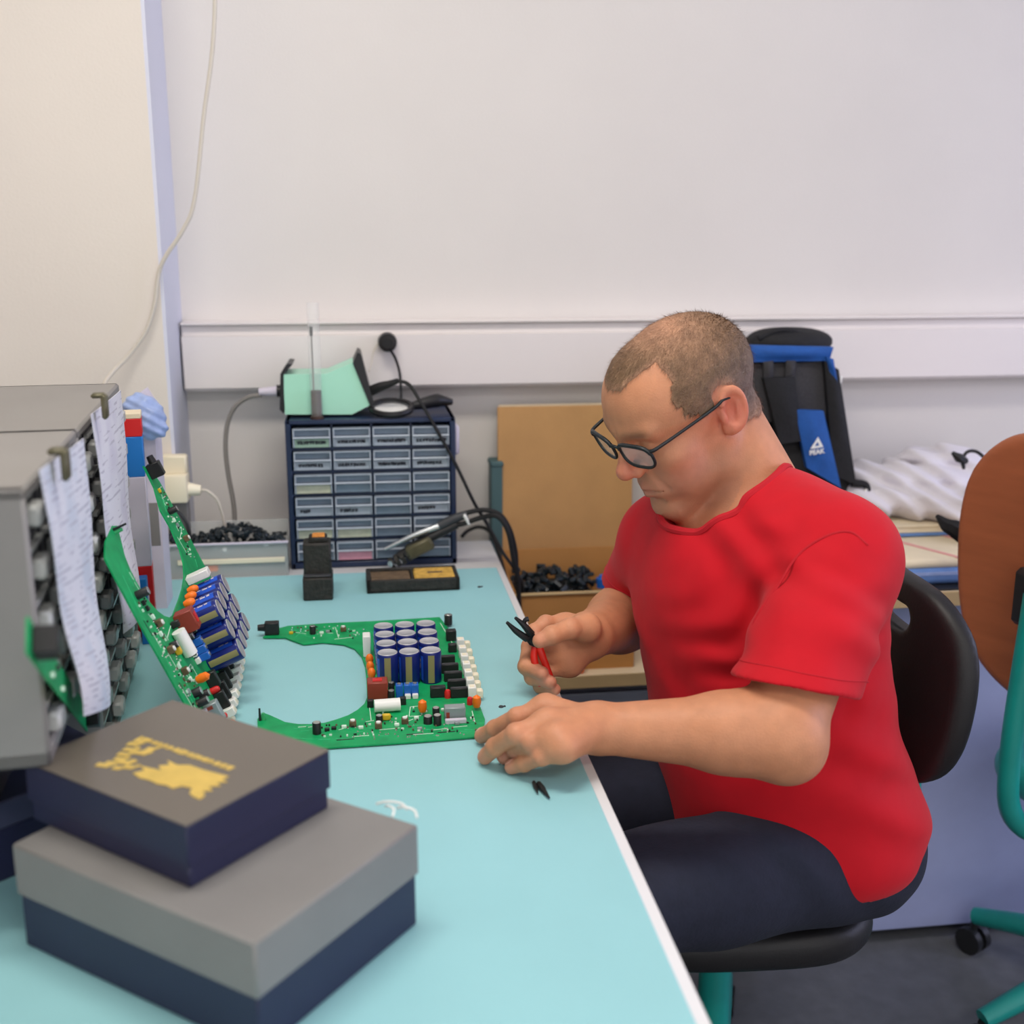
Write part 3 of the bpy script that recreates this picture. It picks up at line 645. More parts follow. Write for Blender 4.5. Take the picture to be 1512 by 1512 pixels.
for sx in (-1, 1): side.box((sx*(hx/2-0.0012), -0.001, hz*0.5), (0.0024, 0.010, hz*0.94), bev=0.0006)
side.box((0, -0.001, hz*0.97), (hx, 0.010, 0.0018)); side = side.mesh('front_rim'); side.materials.append(M('drawer_lip'))
cards = {}
for m in ('drawer_clear', 'drawer_green', 'drawer_pink', 'drawer_cream', 'drawer_lip'):
    cards[m] = MB().box((0, 0.001, hz*0.23), (hx-0.005, 0.003, hz*0.44), bev=0.0005).mesh('label_card'); cards[m].materials.append(M(m))
def scrawl(n, seed):
    g = np.random.default_rng(seed); b = MB(); x = -hx*0.38; L = hx*0.76*n; 
    while x < -hx*0.38+L:
        w_ = g.uniform(0.0025, 0.0055); k = g.integers(0, 3); z = hz*0.27
        pts = [(x+w_*i/5, -0.0012, z+0.0042*math.sin(i*1.9+k)*g.uniform(0.6, 1.0)) for i in range(6)]; b.tube(pts, 0.00075, 5, 3); x += w_+g.uniform(0.0002, 0.0016)
    m = b.mesh('writing'); m.materials.append(M('ink')); return m
wr = {(5, 0): 1, (5, 1): 1, (5, 2): 1, (5, 3): 1, (4, 0): 0.8, (4, 1): 0.9, (4, 2): 1, (4, 3): 0.9, (2, 1): 0.55, (2, 3): 0.6, (2, 0): 0.3}
for r in range(6):
    for c in range(4):
        m = {(5, 0): 'drawer_green', (1, 1): 'drawer_cream', (0, 1): 'drawer_pink', (1, 0): 'drawer_cream', (3, 0): 'drawer_cream'}.get((r, c), 'drawer_clear')
        d = bpy.data.objects.new('drawer', dmesh['drawer_clear']); link(d, R)
        d.location = (0.010+PX*(c+0.5), rng.uniform(-0.002, 0.003), 0.0115+PZ*r+0.0035)
        link(bpy.data.objects.new('pull_lip', lip), d); link(bpy.data.objects.new('front_rim', side), d)
        link(bpy.data.objects.new('label_card', cards[m if m != 'drawer_clear' else ('drawer_lip' if (r, c) in wr else 'drawer_clear')]), d)
        if (r, c) in wr: link(bpy.data.objects.new('writing', scrawl(wr[(r, c)], 10*r+c)), d)
CT = DZ-0.003+CHT      # top of the cabinet

# ------------------------------------------------------------------ soldering station on the cabinet
SY0, SY1 = 2.075, 2.165                                    # front and back of the housing
sx = lambda px, py: (lambda p: (p[0], p[2]))(YP(px, py, SY0))
org = np.array([sx(470, 611)[0], (SY0+SY1)/2, CT])
R = empty('soldering_station', org, label='mint green soldering station with a slanted black front on the navy cabinet', cat='soldering station')
loc2 = lambda pts: [(x-org[0], max(z-org[2], 0.001)) for x, z in (sx(*p) for p in pts)]
prof = loc2([(418, 553), (421, 612), (520, 612), (547, 598), (521, 535), (482, 552)])
MB().poly(prof[::-1], -0.045, 0.045, lambda x, z, y: (x, y, z)).build('housing', 'mint', R)
pp = loc2([(521, 536), (528, 520), (533, 523), (552, 597), (547, 600)]); MB().poly(pp[::-1], -0.049, 0.049, lambda x, z, y: (x, y, z)).build('front_panel', 'black_plastic', R)
q = loc2([(533, 543)])[0]; MB().box((q[0]+0.002, -0.03, q[1]), (0.006, 0.014, 0.008), Matrix.Rotation(math.radians(20), 3, 'Y'), bev=0.001).build('power_switch', 'red_plastic', R)
pp = loc2([(414, 552), (413, 605), (419, 611), (419, 553), (432, 538), (424, 537)]); MB().poly(pp, -0.046, 0.046, lambda x, z, y: (x, y, z)).build('rear_plate', 'black_plastic', R)
a = loc2([(415, 582)])[0]; pl = MB().cyl((a[0], 0, a[1]), (a[0]-0.010, 0, a[1]), 0.011, n=14).build('mains_inlet', 'black_plastic', R)
MB().cyl((a[0]-0.010, 0, a[1]), (a[0]-0.042, 0, a[1]-0.001), 0.0095, 0.0065, 14).build('mains_plug', 'folder_pale', R)
pts = [YP(386, 583, 2.12), YP(366, 587, 2.12), YP(347, 601, 2.12), YP(336, 625, 2.12), YP(333, 660, 2.115), YP(337, 700, 2.11), YP(345, 745, 2.105), YP(347, 785, 2.10), YP(347, 815, 2.10)]
MB().tube([p-org for p in pts], 0.0042, 8).build('mains_cable', 'cable_grey', R)
a = YP(549, 577, SY0); MB().tube([p-org for p in (YP(548, 577, SY0+0.01), YP(562, 571, SY0), YP(575, 567, SY0-0.005), YP(588, 562, SY0-0.01))], [0.0095, 0.0085, 0.0065, 0.0045], 10).build('cable_boot', 'black_rubber', R)
pts = [YP(588, 562, 2.065), YP(604, 568, 2.06), YP(620, 592, 2.04), YP(648, 640, 2.03), YP(675, 690, 2.03), YP(700, 742, 2.03), YP(720, 775, 2.05), YP(742, 815, 2.03), YP(757, 860, 2.0)]
pts[-1] = np.array([0.285, 2.02, 0.72]); pts += [np.array([0.292, 2.03, 0.62]), np.array([0.29, 2.08, 0.556])]
MB().tube([p-org for p in pts], 0.0033, 8).build('iron_cable', 'black_rubber', R)
# clear tube with a brush in front of the station
p = np.array([YP(468, 612, 2.060)[0], 2.060, CT]); R = empty('clear_tube', p, label='tall clear plastic tube with a dark base standing in front of the soldering station', cat='tube')
hT = YP(465, 447, 2.06)[2]-CT
MB().lathe([(0.0095, 0.0), (0.0105, 0.01), (0.0105, hT), (0.0098, hT), (0.0098, 0.01)], n=18).build('tube_wall', 'clear_tube', R)
MB().lathe([(0.0, 0.0), (0.012, 0.0), (0.012, 0.004), (0.0092, 0.006), (0.0092, 0.05), (0.0, 0.05)], n=16).build('dark_filling', 'dark_fill', R)
MB().cyl((-0.004, 0, 0.045), (-0.0045, 0, hT*0.78), 0.0013, n=8).build('brush_stem', 'cable_grey', R)
MB().cyl((-0.0045, 0, hT*0.72), (-0.0045, 0, hT*0.80), 0.0028, n=8).build('brush_tip', 'dark_grey', R)
# magnifier
p = np.array([YP(578, 607, 2.075)[0], 2.082, CT]); R = empty('magnifier', p+np.array([0, 0, 0.0088]), (0.21, 0, 0), label='black round hand magnifier lying on the navy cabinet', cat='magnifier')
b = MB(); N = 28; v = []
prof = [(0.040, 0.001), (0.042, 0.006), (0.040, 0.011), (0.034, 0.0105), (0.033, 0.002)]
MB().lathe(prof+[prof[0]], n=30).build('lens_ring', 'black_plastic', R)
MB().lathe([(0.0335, 0.006), (0.018, 0.0085), (0.0, 0.0095)], n=24).build('lens', 'glass_lens', R)
MB().lathe([(0.0305, 0.003), (0.0, 0.003)], n=24).build('paper_backing', 'white_plastic', R)
MB().tube([(0.038, 0.006, 0.006), (0.060, 0.014, 0.008), (0.085, 0.024, 0.009), (0.112, 0.034, 0.002)], [0.007, 0.011, 0.013, 0.006], 10).build('handle', 'black_plastic', R)

# ------------------------------------------------------------------ wall plug with thin cable, hanging wall cable, outlet
p = YP(572, 505, WALL-0.062); R = empty('wall_plug', p, label='round black mains plug in the wall trunking above the drawer cabinet', cat='plug')
MB().cyl((0, 0.004, 0), (0, -0.020, 0), 0.0185, 0.017, 20).build('plug_body', 'black_plastic', R)
MB().cyl((0, -0.020, 0), (0, -0.030, 0), 0.015, 0.010, 18).build('plug_cap', 'black_rubber', R)
MB().tube([q-p for q in (YP(576, 516, WALL-0.085), YP(584, 530, WALL-0.08), YP(590, 550, WALL-0.085), YP(592, 575, 2.19), YP(592, 594, 2.175), np.array([YP(592, 594, 2.175)[0], 2.175, CT+0.003])-0)], 0.0026, 8).build('plug_cable', 'black_rubber', R)
MB().tube([q-p for q in (YP(559, 506, WALL-0.066), YP(552, 518, WALL-0.07), YP(549, 535, WALL-0.08), YP(545, 548, 2.16))], 0.0014, 6).build('thin_wire', 'cable_beige', R)
pts = [YP(300, 180, 2.07), YP(287, 296, 2.07), YP(270, 340, 2.07), YP(245, 378, 2.072), YP(234, 405, 2.076), YP(228, 450, 2.077), YP(215, 490, 2.075), YP(190, 525, 2.07), YP(165, 551, 2.05), YP(153, 572, 2.0), YP(150, 620, 1.95)]
up_ = [np.array([YP(318, -20, 2.07)[0]+0.01, 2.07, CEIL-0.002]), np.array([YP(318, -20, 2.07)[0]+0.012, 2.07, 2.2]), YP(318, -20, 2.07)]
o = MB().tube(up_+pts, 0.0036, 8).build('wall_cable', 'cable_beige', origin=pts[0]); tag(o, 'thin beige cable hanging down the cream wall to the grey drawer units', 'cable')
p = YP(257, 720, 2.065); R = empty('wall_outlet', (p[0], 2.0895, p[2]), label='cream double socket box on the corner of the cream wall', cat='outlet')
MB().box((0, -0.022, 0), (0.050, 0.044, 0.050), bev=0.004, seg=2).build('outlet_box', 'cream_plastic', R)
MB().box((0.002, -0.012, 0.040), (0.044, 0.024, 0.034), bev=0.003).build('upper_cover', 'cream_plastic', R)
MB().box((0.004, -0.010, -0.060), (0.036, 0.020, 0.070), bev=0.003).build('cable_cover', 'mid_grey', R)
pg = MB().cyl((0.024, -0.024, -0.004), (0.046, -0.024, -0.006), 0.0125, 0.009, 14).build('plug', 'ivory_plastic', R)
MB().tube([(0.046, -0.024, -0.006), (0.058, -0.026, -0.008), (0.072, -0.026, -0.022), (0.080, -0.024, -0.045), (0.084, -0.020, -0.075), (0.085, -0.008, -0.11)], 0.003, 8).build('plug_cable', 'cable_beige', R)
MB().tube([(-0.012, -0.026, -0.024), (-0.004, -0.030, -0.034), (0.012, -0.030, -0.052), (0.020, -0.028, -0.072), (0.022, -0.02, -0.11)], 0.003, 8).build('lower_cable', 'dark_grey', R)

# ------------------------------------------------------------------ black dispenser, iron stand with irons
p0 = H(448, 888); p1 = H(492, 886); wd = p1[0]-p0[0]
R = empty('solder_dispenser', ((p0[0]+p1[0])/2, p0[1], DZ), label='grimy black stepped block with an orange top in front of the navy cabinet', cat='dispenser')
MB().box((0, 0.030, 0.019), (wd, 0.060, 0.038), bev=0.002).build('base_block', 'grimy_black', R)
MB().box((0, 0.038, 0.065), (wd*0.93, 0.044, 0.056), bev=0.003).build('upper_block', 'grimy_black', R)
MB().box((0, 0.014, 0.040), (wd*0.9, 0.018, 0.003), bev=0.001).build('ledge', 'dark_grey', R)
MB().box((0.002, 0.038, 0.097), (wd*0.62, 0.030, 0.009), bev=0.002).build('top_rim', 'grimy_black', R)
MB().box((0.003, 0.037, 0.102), (wd*0.42, 0.022, 0.004), bev=0.001).build('copper_wool', 'copper_orange', R)
a = H(542, 877); c = H(679, 871); bk = H(541, 846)
R = empty('iron_stand', ((a[0]+c[0])/2, a[1], DZ), (0, 0, math.atan2(c[1]-a[1], c[0]-a[0])), label='low black iron stand with a yellow sponge on the cyan mat', cat='iron stand')
L = float(np.linalg.norm(c-a)); dp = 0.080
b = MB()
for cc, ss in (((0, dp/2, 0.003), (L, dp, 0.006)), ((0, 0.004, 0.011), (L, 0.008, 0.022)), ((0, dp-0.004, 0.011), (L, 0.008, 0.022)), ((-L/2+0.004, dp/2, 0.011), (0.008, dp, 0.022)), ((L/2-0.004, dp/2, 0.011), (0.008, dp, 0.022)), ((0.0, dp/2, 0.010), (0.005, dp-0.01, 0.020))): b.box(cc, ss, bev=0.0015)
b.build('tray', 'grimy_black', R)
MB().box((L*0.245, dp/2, 0.014), (L*0.45, dp-0.018, 0.016), bev=0.003).build('sponge', 'sponge', R)
MB().box((L*0.25, dp/2, 0.0221), (L*0.17, 0.008, 0.0006)).build('sponge_slot', 'flux_brown', R)
MB().box((-L*0.24, dp/2, 0.012), (L*0.44, dp-0.018, 0.012), bev=0.002).build('flux_tray', 'flux_brown', R)
hold = W(576, 846, 2.02); 
# wire-spring style holder that carries the irons
sd = np.array([(a[0]+c[0])/2, a[1], DZ]); 
ax0 = YP(572, 826, 2.015); ax1 = YP(700, 762, 2.015)
d = (ax1-ax0)/np.linalg.norm(ax1-ax0); nrm = np.cross(d, (0, -1, 0)); nrm = nrm/np.linalg.norm(nrm)
if nrm[2] < 0: nrm = -nrm
inv = Matrix.Rotation(-R.rotation_euler.z, 3, 'Z'); toL = lambda p: inv @ Vector([float(x) for x in (np.array(p)-sd)])
b = MB().tube([toL((ax0[0]+0.004, 2.005, DZ+0.012)), toL(ax0-nrm*0.012+d*0.01), toL(ax0+d*0.03-nrm*0.014)], 0.0055, 8); b.build('holder_post', 'silver', R)
b = MB()
b.box(toL(ax0+d*0.062-nrm*0.006), (0.050, 0.030, 0.024), frame(d, (0, 1, 0), nrm), bev=0.004)
b.build('holder_clamp', 'olive_metal', R)
b = MB()
for k in range(6):
    cpos = ax0+d*(0.004+0.011*k)-nrm*0.010
    b.cyl(toL(cpos-d*0.0035), toL(cpos+d*0.0035), 0.0125-0.0008*abs(2-k), n=14)
b.build('holder_coil', 'grimy_black', R)
R2 = empty('soldering_iron', ax0, label='pair of slim black soldering irons resting together in the iron stand', cat='soldering iron')
g = lambda p: p-ax0
MB().tube([g(ax0+d*0.02-nrm*0.004), g(ax0+d*0.08), g(ax0+d*0.14)], [0.008, 0.0085, 0.0075], 12).build('lower_handle', 'black_plastic', R2)
MB().tube([g(ax0+d*0.004+nrm*0.019), g(ax0+d*0.06+nrm*0.018), g(ax0+d*0.115+nrm*0.012)], [0.0035, 0.0055, 0.007], 12).build('steel_barrel', 'silver', R2)
MB().tube([g(ax0+d*0.110+nrm*0.0125), g(ax0+d*0.14+nrm*0.012), g(ax0+d*0.165+nrm*0.009)], [0.0085, 0.0085, 0.007], 12).build('upper_handle', 'dark_grey', R2)
MB().box(g(ax0+d*0.160+nrm*0.002), (0.006, 0.020, 0.022), frame(d, (0, 1, 0), nrm), bev=0.002).build('cable_clip', 'white_plastic', R2)
e0 = ax0+d*0.155
MB().tube([g(q) for q in (e0+nrm*0.010, YP(690, 757, 2.015), YP(715, 753, 2.015), YP(738, 760, 2.01), YP(753, 783, 2.01), YP(761, 815, 2.01), YP(763, 845, 2.01), np.array([0.293, 2.02, 0.70]), np.array([0.300, 2.04, 0.60]), np.array([0.30, 2.10, 0.556]))], 0.0046, 8).build('upper_cable', 'black_rubber', R2)
MB().tube([g(q) for q in (ax0+d*0.14, YP(685, 773, 2.012), YP(712, 764, 2.005), YP(735, 763, 1.99), YP(750, 785, 1.985), YP(758, 825, 1.99), np.array([0.281, 1.995, 0.72]), np.array([0.285, 2.0, 0.60]), np.array([0.29, 2.06, 0.556]))], 0.0046, 8).build('lower_cable', 'black_rubber', R2)
pts = [H(682, 792, DZ+0.004), H(692, 783, DZ+0.012), H(707, 778, DZ+0.018), H(722, 784, DZ+0.012), H(733, 805, DZ+0.004), np.array([0.268, 2.03, DZ-0.06]), np.array([0.275, 2.05, 0.58])]
o = MB().tube(pts, 0.0038, 8).build('loose_cable', 'black_rubber', origin=pts[0]); tag(o, 'short loose black cable curving over the rear corner of the desk', 'cable')

# ------------------------------------------------------------------ low pedestal, cardboard box, MDF board behind the desk edge
PZ0 = 0.545
R = empty('pedestal', (0.47, 2.12, 0), label='low grey drawer pedestal with a beech top beyond the desk edge', cat='pedestal')
MB().box((0.005, 0, PZ0-0.0125), (0.41, 0.30, 0.025), bev=0.002).build('top', 'beech_top', R)
MB().box((0.005, -0.1515, PZ0-0.0125), (0.41, 0.003, 0.025), bev=0.0008).build('front_edge', 'beech_edge', R)
MB().box((0.005, 0.005, (PZ0-0.026)/2), (0.39, 0.285, PZ0-0.026), bev=0.003).build('body', 'ped_grey', R)
for k in range(3):
    dr = MB().box((0.005, -0.141, 0.10+0.165*k), (0.375, 0.012, 0.155), bev=0.002).build('drawer', 'ped_grey', R); MB().box((0.005, -0.150, 0.15+0.165*k), (0.10, 0.008, 0.012), bev=0.002).build('handle', 'silver', dr)
bx0 = YP(775, 880, 2.0); bx1 = 0.50; zt = YP(800, 877, 2.0)[2]
R = empty('cardboard_box', ((0.275+bx1)/2, 2.09, PZ0), label='open brown cardboard box holding black parts on the low pedestal', cat='box')
wx = bx1-0.275; dy = 0.18; hh = zt-PZ0
b = MB()
for cc, ss in (((0, 0, 0.002), (wx, dy, 0.004)), ((0, -dy/2, hh/2), (wx, 0.004, hh)), ((0, dy/2, hh/2+0.018), (wx, 0.004, hh+0.036)), ((-wx/2, 0, hh/2+0.004), (0.004, dy, hh+0.008)), ((wx/2, 0, hh/2+0.004), (0.004, dy, hh+0.008))): b.box(cc, ss)
b.build('box_walls', 'cardboard', R)
b = MB(); b.box((0, -dy/2-0.001, hh), (wx, 0.010, 0.004), bev=0.001); b.build('front_rim', 'beech_edge', R)
b = MB(); cb = np.array([(0.275+bx1)/2, 2.09, PZ0])
for k in range(110):
    p = np.array([rng.uniform(-wx*0.46, wx*0.22), rng.uniform(-0.07, 0.07), hh-0.012+rng.uniform(-0.01, 0.022)]); q = Matrix.Rotation(rng.uniform(0, 6), 3, Vector(rng.normal(size=3)).normalized()); b.box(p, (0.018, 0.010, 0.008), q, bev=0.0015)
b.box((-wx*0.12, 0, hh*0.45), (wx*0.72, dy*0.9, hh*0.85), bev=0.01)
o = b.build('black_parts', 'heap'); o.location = cb; tag(o, 'heap of glossy black parts in the brown cardboard box', 'parts', kind='stuff')
p = YP(889, 858, 2.03); o = MB().cyl((0, 0, -0.012), (0, 0, 0.006), 0.010, 0.011, 14).cyl((0, 0, 0.006), (0, 0, 0.012), 0.008, 0.005, 14).build('blue_cap', 'blue_plastic'); o.location = (p[0], 2.03, p[2]); tag(o, 'small blue plastic cap lying at the right rim of the cardboard box', 'cap')
for nm, px, py, m, lab in (('black_block', 800, 915, 'black_plastic', 'small black block in front of the cardboard box on the low pedestal'), ('orange_block', 822, 918, 'orange', 'small orange block in front of the cardboard box on the low pedestal')):
    p = H(px, py+22, PZ0); o = MB().box((0, 0, 0.0175), (0.032, 0.022, 0.035), bev=0.004).box((0, -0.004, 0.037), (0.016, 0.010, 0.008), bev=0.002).build(nm, m); o.location = (p[0], 1.985, PZ0); tag(o, lab, 'block')
a = YP(736, 603, 2.20); c = YP(938, 601, 2.20)
R = empty('fibre_board', ((a[0]+c[0])/2, 2.21, PZ0), label='large plain brown fibreboard leaning against the wall behind the man', cat='board')
MB().box((0, 0, (a[2]-PZ0)/2), (c[0]-a[0], 0.010, a[2]-PZ0), Matrix.Rotation(math.radians(-2.0), 3, 'X'), bev=0.001).build('panel', 'mdf', R)
MB().box((0, 0.018, (a[2]-PZ0)/2), (c[0]-a[0]-0.01, 0.008, a[2]-PZ0+0.003), Matrix.Rotation(math.radians(-2.0), 3, 'X')).build('pale_backing', 'beech_top', R)
p = YP(731, 684, 2.215); o = MB().box((0, 0, (p[2]-PZ0)/2), (0.022, 0.05, p[2]-PZ0), bev=0.002).box((0, 0, p[2]-PZ0), (0.026, 0.054, 0.012), bev=0.003).build('teal_board', 'teal_dark'); o.location = (p[0]+0.002, 2.225, PZ0)
tag(o, 'narrow dark teal board standing beside the brown fibreboard', 'board')

# ------------------------------------------------------------------ back table on the right with backpack, books, cloth
TZ = 0.735
R = empty('back_table', (1.42, 2.035, 0), label='long table along the back wall carrying the backpack and white cloth', cat='table')
MB().box((0, 0.0, TZ-0.014), (1.46, 0.46, 0.022), bev=0.002).build('table_top', 'beech_top', R)
MB().box((0, -0.2305, TZ-0.016), (1.46, 0.005, 0.026), bev=0.001).build('front_edge', 'beech_edge', R)
MB().box((0, 0.0, TZ-0.0015), (1.45, 0.45, 0.003)).build('dark_mat', 'chip_black', R)
MB().box((0, -0.16, 0.36), (1.36, 0.016, 0.66), bev=0.002).build('front_panel', 'panel_window_tint', R)
for sx_ in (-1, 1):
    MB().box((sx_*0.70, 0, (TZ-0.026)/2), (0.03, 0.42, TZ-0.026), bev=0.002).build('side_panel', 'panel_window_tint', R)
# backpack
ax = [YP(px, py, 2.06) for px, py in ((1096, 510), (1100, 600), (1225, 512), (1278, 720))]
bpz = TZ; 
P2 = lambda px, py, Y=2.06: YP(px, py, Y)
def f_pack(P):
    top = rbox(P, (P2(1165, 620)[0], 2.13, 0.93), (0.098, 0.058, 0.20), 0.055)
    low = rbox(P, (P2(1185, 720)[0], 2.125, 0.846), (0.122, 0.066, 0.105), 0.06)
    d = smin(top, low, 0.06); d = smin(d, ell(P, P2(1165, 505, 2.13), (0.085, 0.055, 0.03)), 0.03)
    return d+0.0015*np.sin(P[:, 2]*70+P[:, 0]*40)
pc = np.array([P2(1180, 720)[0], 2.125, TZ])
R = empty('backpack', pc, label='black and blue backpack standing against the wall behind the man', cat='backpack')
sdf_obj('pack_body', f_pack, pc+np.array([-0.18, -0.10, -0.02]), pc+np.array([0.18, 0.12, 0.46]), 0.005, 'pack_black', R); R.children[-1].location = -pc if False else R.children[-1].location
o = R.children[-1]; o.location = tuple(-pc)
pk = lambda px, py, Y: YP(px, py, Y)-pc
def pad(name, quad, Y, m, th=0.010, parent=R, bul=0.006):
    c = [pk(px, py, Y) for px, py in quad]
    return MB().sheet(*c, nu=6, nv=8, thick=th, bulge=lambda u, v: np.array([0, -bul*math.sin(PI*u)*math.sin(PI*min(1, v+0.1)), 0])).build(name, m, parent)
pad('blue_hood', [(1094, 509), (1228, 512), (1222, 532), (1100, 534)], 2.058, 'pack_blue', 0.018, bul=0.010)
pad('back_panel', [(1104, 538), (1214, 534), (1220, 612), (1118, 625)], 2.063, 'pack_grey', 0.006)
for q in ([(1126, 534), (1141, 532), (1140, 562), (1128, 562)], [(1160, 532), (1174, 532), (1172, 562), (1158, 562)]): pad('strap_loop', q, 2.052, 'pack_grey', 0.008)
pad('shoulder_strap', [(1126, 558), (1172, 556), (1184, 650), (1150, 655)], 2.048, 'pack_black', 0.014)
pad('shoulder_strap', [(1172, 604), (1214, 606), (1240, 720), (1190, 690)], 2.046, 'pack_blue', 0.012)
pad('side_panel', [(1215, 532), (1236, 545), (1262, 715), (1228, 700)], 2.055, 'pack_black', 0.016)
pad('blue_flash', [(1219, 526), (1230, 530), (1236, 566), (1224, 548)], 2.047, 'pack_blue', 0.006)
lg = MB(); c = pk(1206, 655, 2.036)
tri = [(-0.0125, -0.008), (0.0125, -0.008), (0.001, 0.013)]; inn = [(-0.0045, -0.004), (0.0045, -0.004), (0.0005, 0.004)]
v = [(x, 0, z) for x, z in tri+inn]; f = [(0, 1, 4, 3), (1, 2, 5, 4), (2, 0, 3, 5)]
sh = rotz(0); logo = lambda x, z: (c[0]+x, c[1]-0.002, c[2]+z+x*0.14)
lg.add([logo(x, z) for x, _, z in v]+[(q[0], q[1]+0.001, q[2]) for q in (logo(x, z) for x, _, z in v)], f+[tuple(i+6 for i in q[::-1]) for q in f]); lg.build('triangle_logo', 'white_plastic', R)
fc = bpy.data.curves.new('logo_text', 'FONT'); fc.body = 'PEAK'; fc.size = 0.0125; fc.align_x = 'CENTER'; fc.extrude = 0.0003; fc.offset = 0.0004
to = bpy.data.objects.new('logo_text', fc); COL.objects.link(to); bpy.context.view_layer.update()
me = bpy.data.meshes.new_from_object(to.evaluated_get(bpy.context.evaluated_depsgraph_get())); bpy.data.objects.remove(to); me.materials.append(M('white_plastic'))
to = bpy.data.objects.new('logo_text', me); link(to, R); to.location = (c[0]+0.001, c[1]-0.002, c[2]-0.0195); to.rotation_euler = (PI/2, -0.14, 0)
q = pk(1239, 570, 2.05); MB().tube([q+np.array([0.002, 0, 0.018]), q, q+np.array([-0.001, 0, -0.018])], 0.0035, 8).build('zip_pull', 'white_plastic', R)
q = pk(1272, 720, 2.06); MB().tube([q+np.array([-0.02, 0, 0.010]), q+np.array([0.006, -0.004, 0.006]), q+np.array([0.012, -0.006, -0.012]), q+np.array([0.004, -0.006, -0.022])], [0.008, 0.007, 0.004, 0.003], 8).build('side_buckle', 'pack_black', R)
MB().tube([q+np.array([0.000, -0.012, -0.012]), q+np.array([0.005, -0.012, 0.000])], 0.0025, 6).build('buckle_tab', 'white_plastic', R)
MB().tube([pk(1120, 500, 2.10), pk(1150, 488, 2.10), pk(1180, 492, 2.10), pk(1195, 505, 2.10)], 0.006, 8).build('carry_handle', 'pack_black', R)
# folded plaid blanket and book pile right of the man
a = H(1285, 860, TZ); 
R = empty('folded_blanket', (1.03, 1.93, TZ), label='folded blue and beige checked blanket on the back table', cat='blanket')
def slab(name, z0, z1, x0_, x1_, y0_, y1_, m, bev=0.010): return MB().box(((x0_+x1_)/2, (y0_+y1_)/2, (z0+z1)/2), (x1_-x0_, y1_-y0_, z1-z0), bev=bev, seg=3).build(name, m, R)
lo_ = slab('lower_fold', 0.0, 0.030, -0.13, 0.19, -0.095, 0.11, 'book_blue'); up2 = slab('upper_fold', 0.028, 0.046, -0.125, 0.185, -0.090, 0.11, 'book_beige', 0.008)
for nm, p0_, p1_, m in (('pink_stripe', (-0.07, 0.10), (0.02, -0.088), 'pink_line'), ('pink_stripe', (0.05, 0.10), (0.14, -0.088), 'pink_line')):
    dd = np.array(p1_)-np.array(p0_); MB().box(((p0_[0]+p1_[0])/2, (p0_[1]+p1_[1])/2, 0.0463), (float(np.linalg.norm(dd)), 0.010, 0.0012), rotz(math.atan2(dd[1], dd[0]))).build(nm, m, up2)
MB().box((0.03, -0.0955, 0.015), (0.016, 0.0015, 0.024)).build('pink_stripe', 'magenta', lo_); MB().box((0, -0.0950, 0.021), (0.31, 0.0015, 0.006)).build('pale_stripe', 'lilac_bag', lo_)
R = empty('flat_book', (1.135, 2.075, TZ+0.0475), label='beige book with a blue edge lying on the folded blanket', cat='book')
MB().box((0, 0, 0.003), (0.28, 0.17, 0.006), bev=0.001).build('blue_cover', 'book_blue', R); MB().box((0, 0.001, 0.012), (0.276, 0.166, 0.012), bev=0.001).build('page_block', 'book_beige', R); MB().box((0, 0, 0.0195), (0.28, 0.17, 0.003), bev=0.0008).build('cover', 'book_beige', R)
cc = np.array([1.10, 2.09, TZ+0.066])
def f_cloth(P):
    d = ell(P, cc+np.array([-0.07, 0.02, 0.035]), (0.16, 0.10, 0.040)); d = smin(d, ell(P, cc+np.array([0.07, -0.05, 0.03]), (0.12, 0.12, 0.034)), 0.05)
    d = smin(d, ell(P, cc+np.array([0.02, 0.03, 0.075]), (0.15, 0.08, 0.030)), 0.015); d = smin(d, ell(P, cc+np.array([0.11, -0.13, 0.0]), (0.10, 0.10, 0.024)), 0.02); d = smin(d, ell(P, cc+np.array([0.06, 0.05, 0.105]), (0.10, 0.06, 0.022)), 0.012)
    d = smin(d, ell(P, cc+np.array([-0.13, 0.06, 0.075]), (0.06, 0.05, 0.022)), 0.02)
    x, y, z = P.T
    return np.maximum(d+0.005*np.sin(z*120+x*16*np.sin(x*6)+3*np.sin(x*13+y*9))+0.006*np.abs(np.sin(x*30+y*44+z*40)), cc[2]-0.0-z)
o = sdf_obj('white_cloth', f_cloth, cc+np.array([-0.28, -0.24, -0.03]), cc+np.array([0.28, 0.16, 0.15]), 0.005, 'white_cloth', origin=cc); tag(o, 'rumpled white cloth heaped on the back table beside the backpack', 'cloth')
pts = [W(1384, 762, 1.98), W(1398, 775, 1.96), W(1412, 782, 1.95), W(1432, 800, 1.95)]
o = MB().tube(pts, [0.004, 0.012, 0.016, 0.014], 8).build('black_strap', 'pack_black', origin=pts[0]); tag(o, 'black strap coming out from under the white cloth', 'strap')
p = W(1420, 690, 2.13); R = empty('headset', p, label='small black headset with a thin band on the white cloth at the right edge', cat='headset')
g = lambda px, py, z: W(px, py, z)-p
MB().tube([g(1406, 668, 2.12), g(1416, 676, 2.12), g(1426, 681, 2.13)], [0.003, 0.009, 0.006], 8).build('ear_pad', 'chip_black', R)
MB().tube([g(1422, 684, 2.13), g(1424, 672, 2.13), g(1432, 666, 2.13), g(1444, 668, 2.13), g(1456, 680, 2.12), g(1460, 696, 2.11)], 0.0032, 8).build('head_band', 'chip_black', R)
MB().tube([g(1421, 678, 2.13), g(1423, 692, 2.12)], [0.005, 0.003], 8).build('microphone_stub', 'chip_black', R)

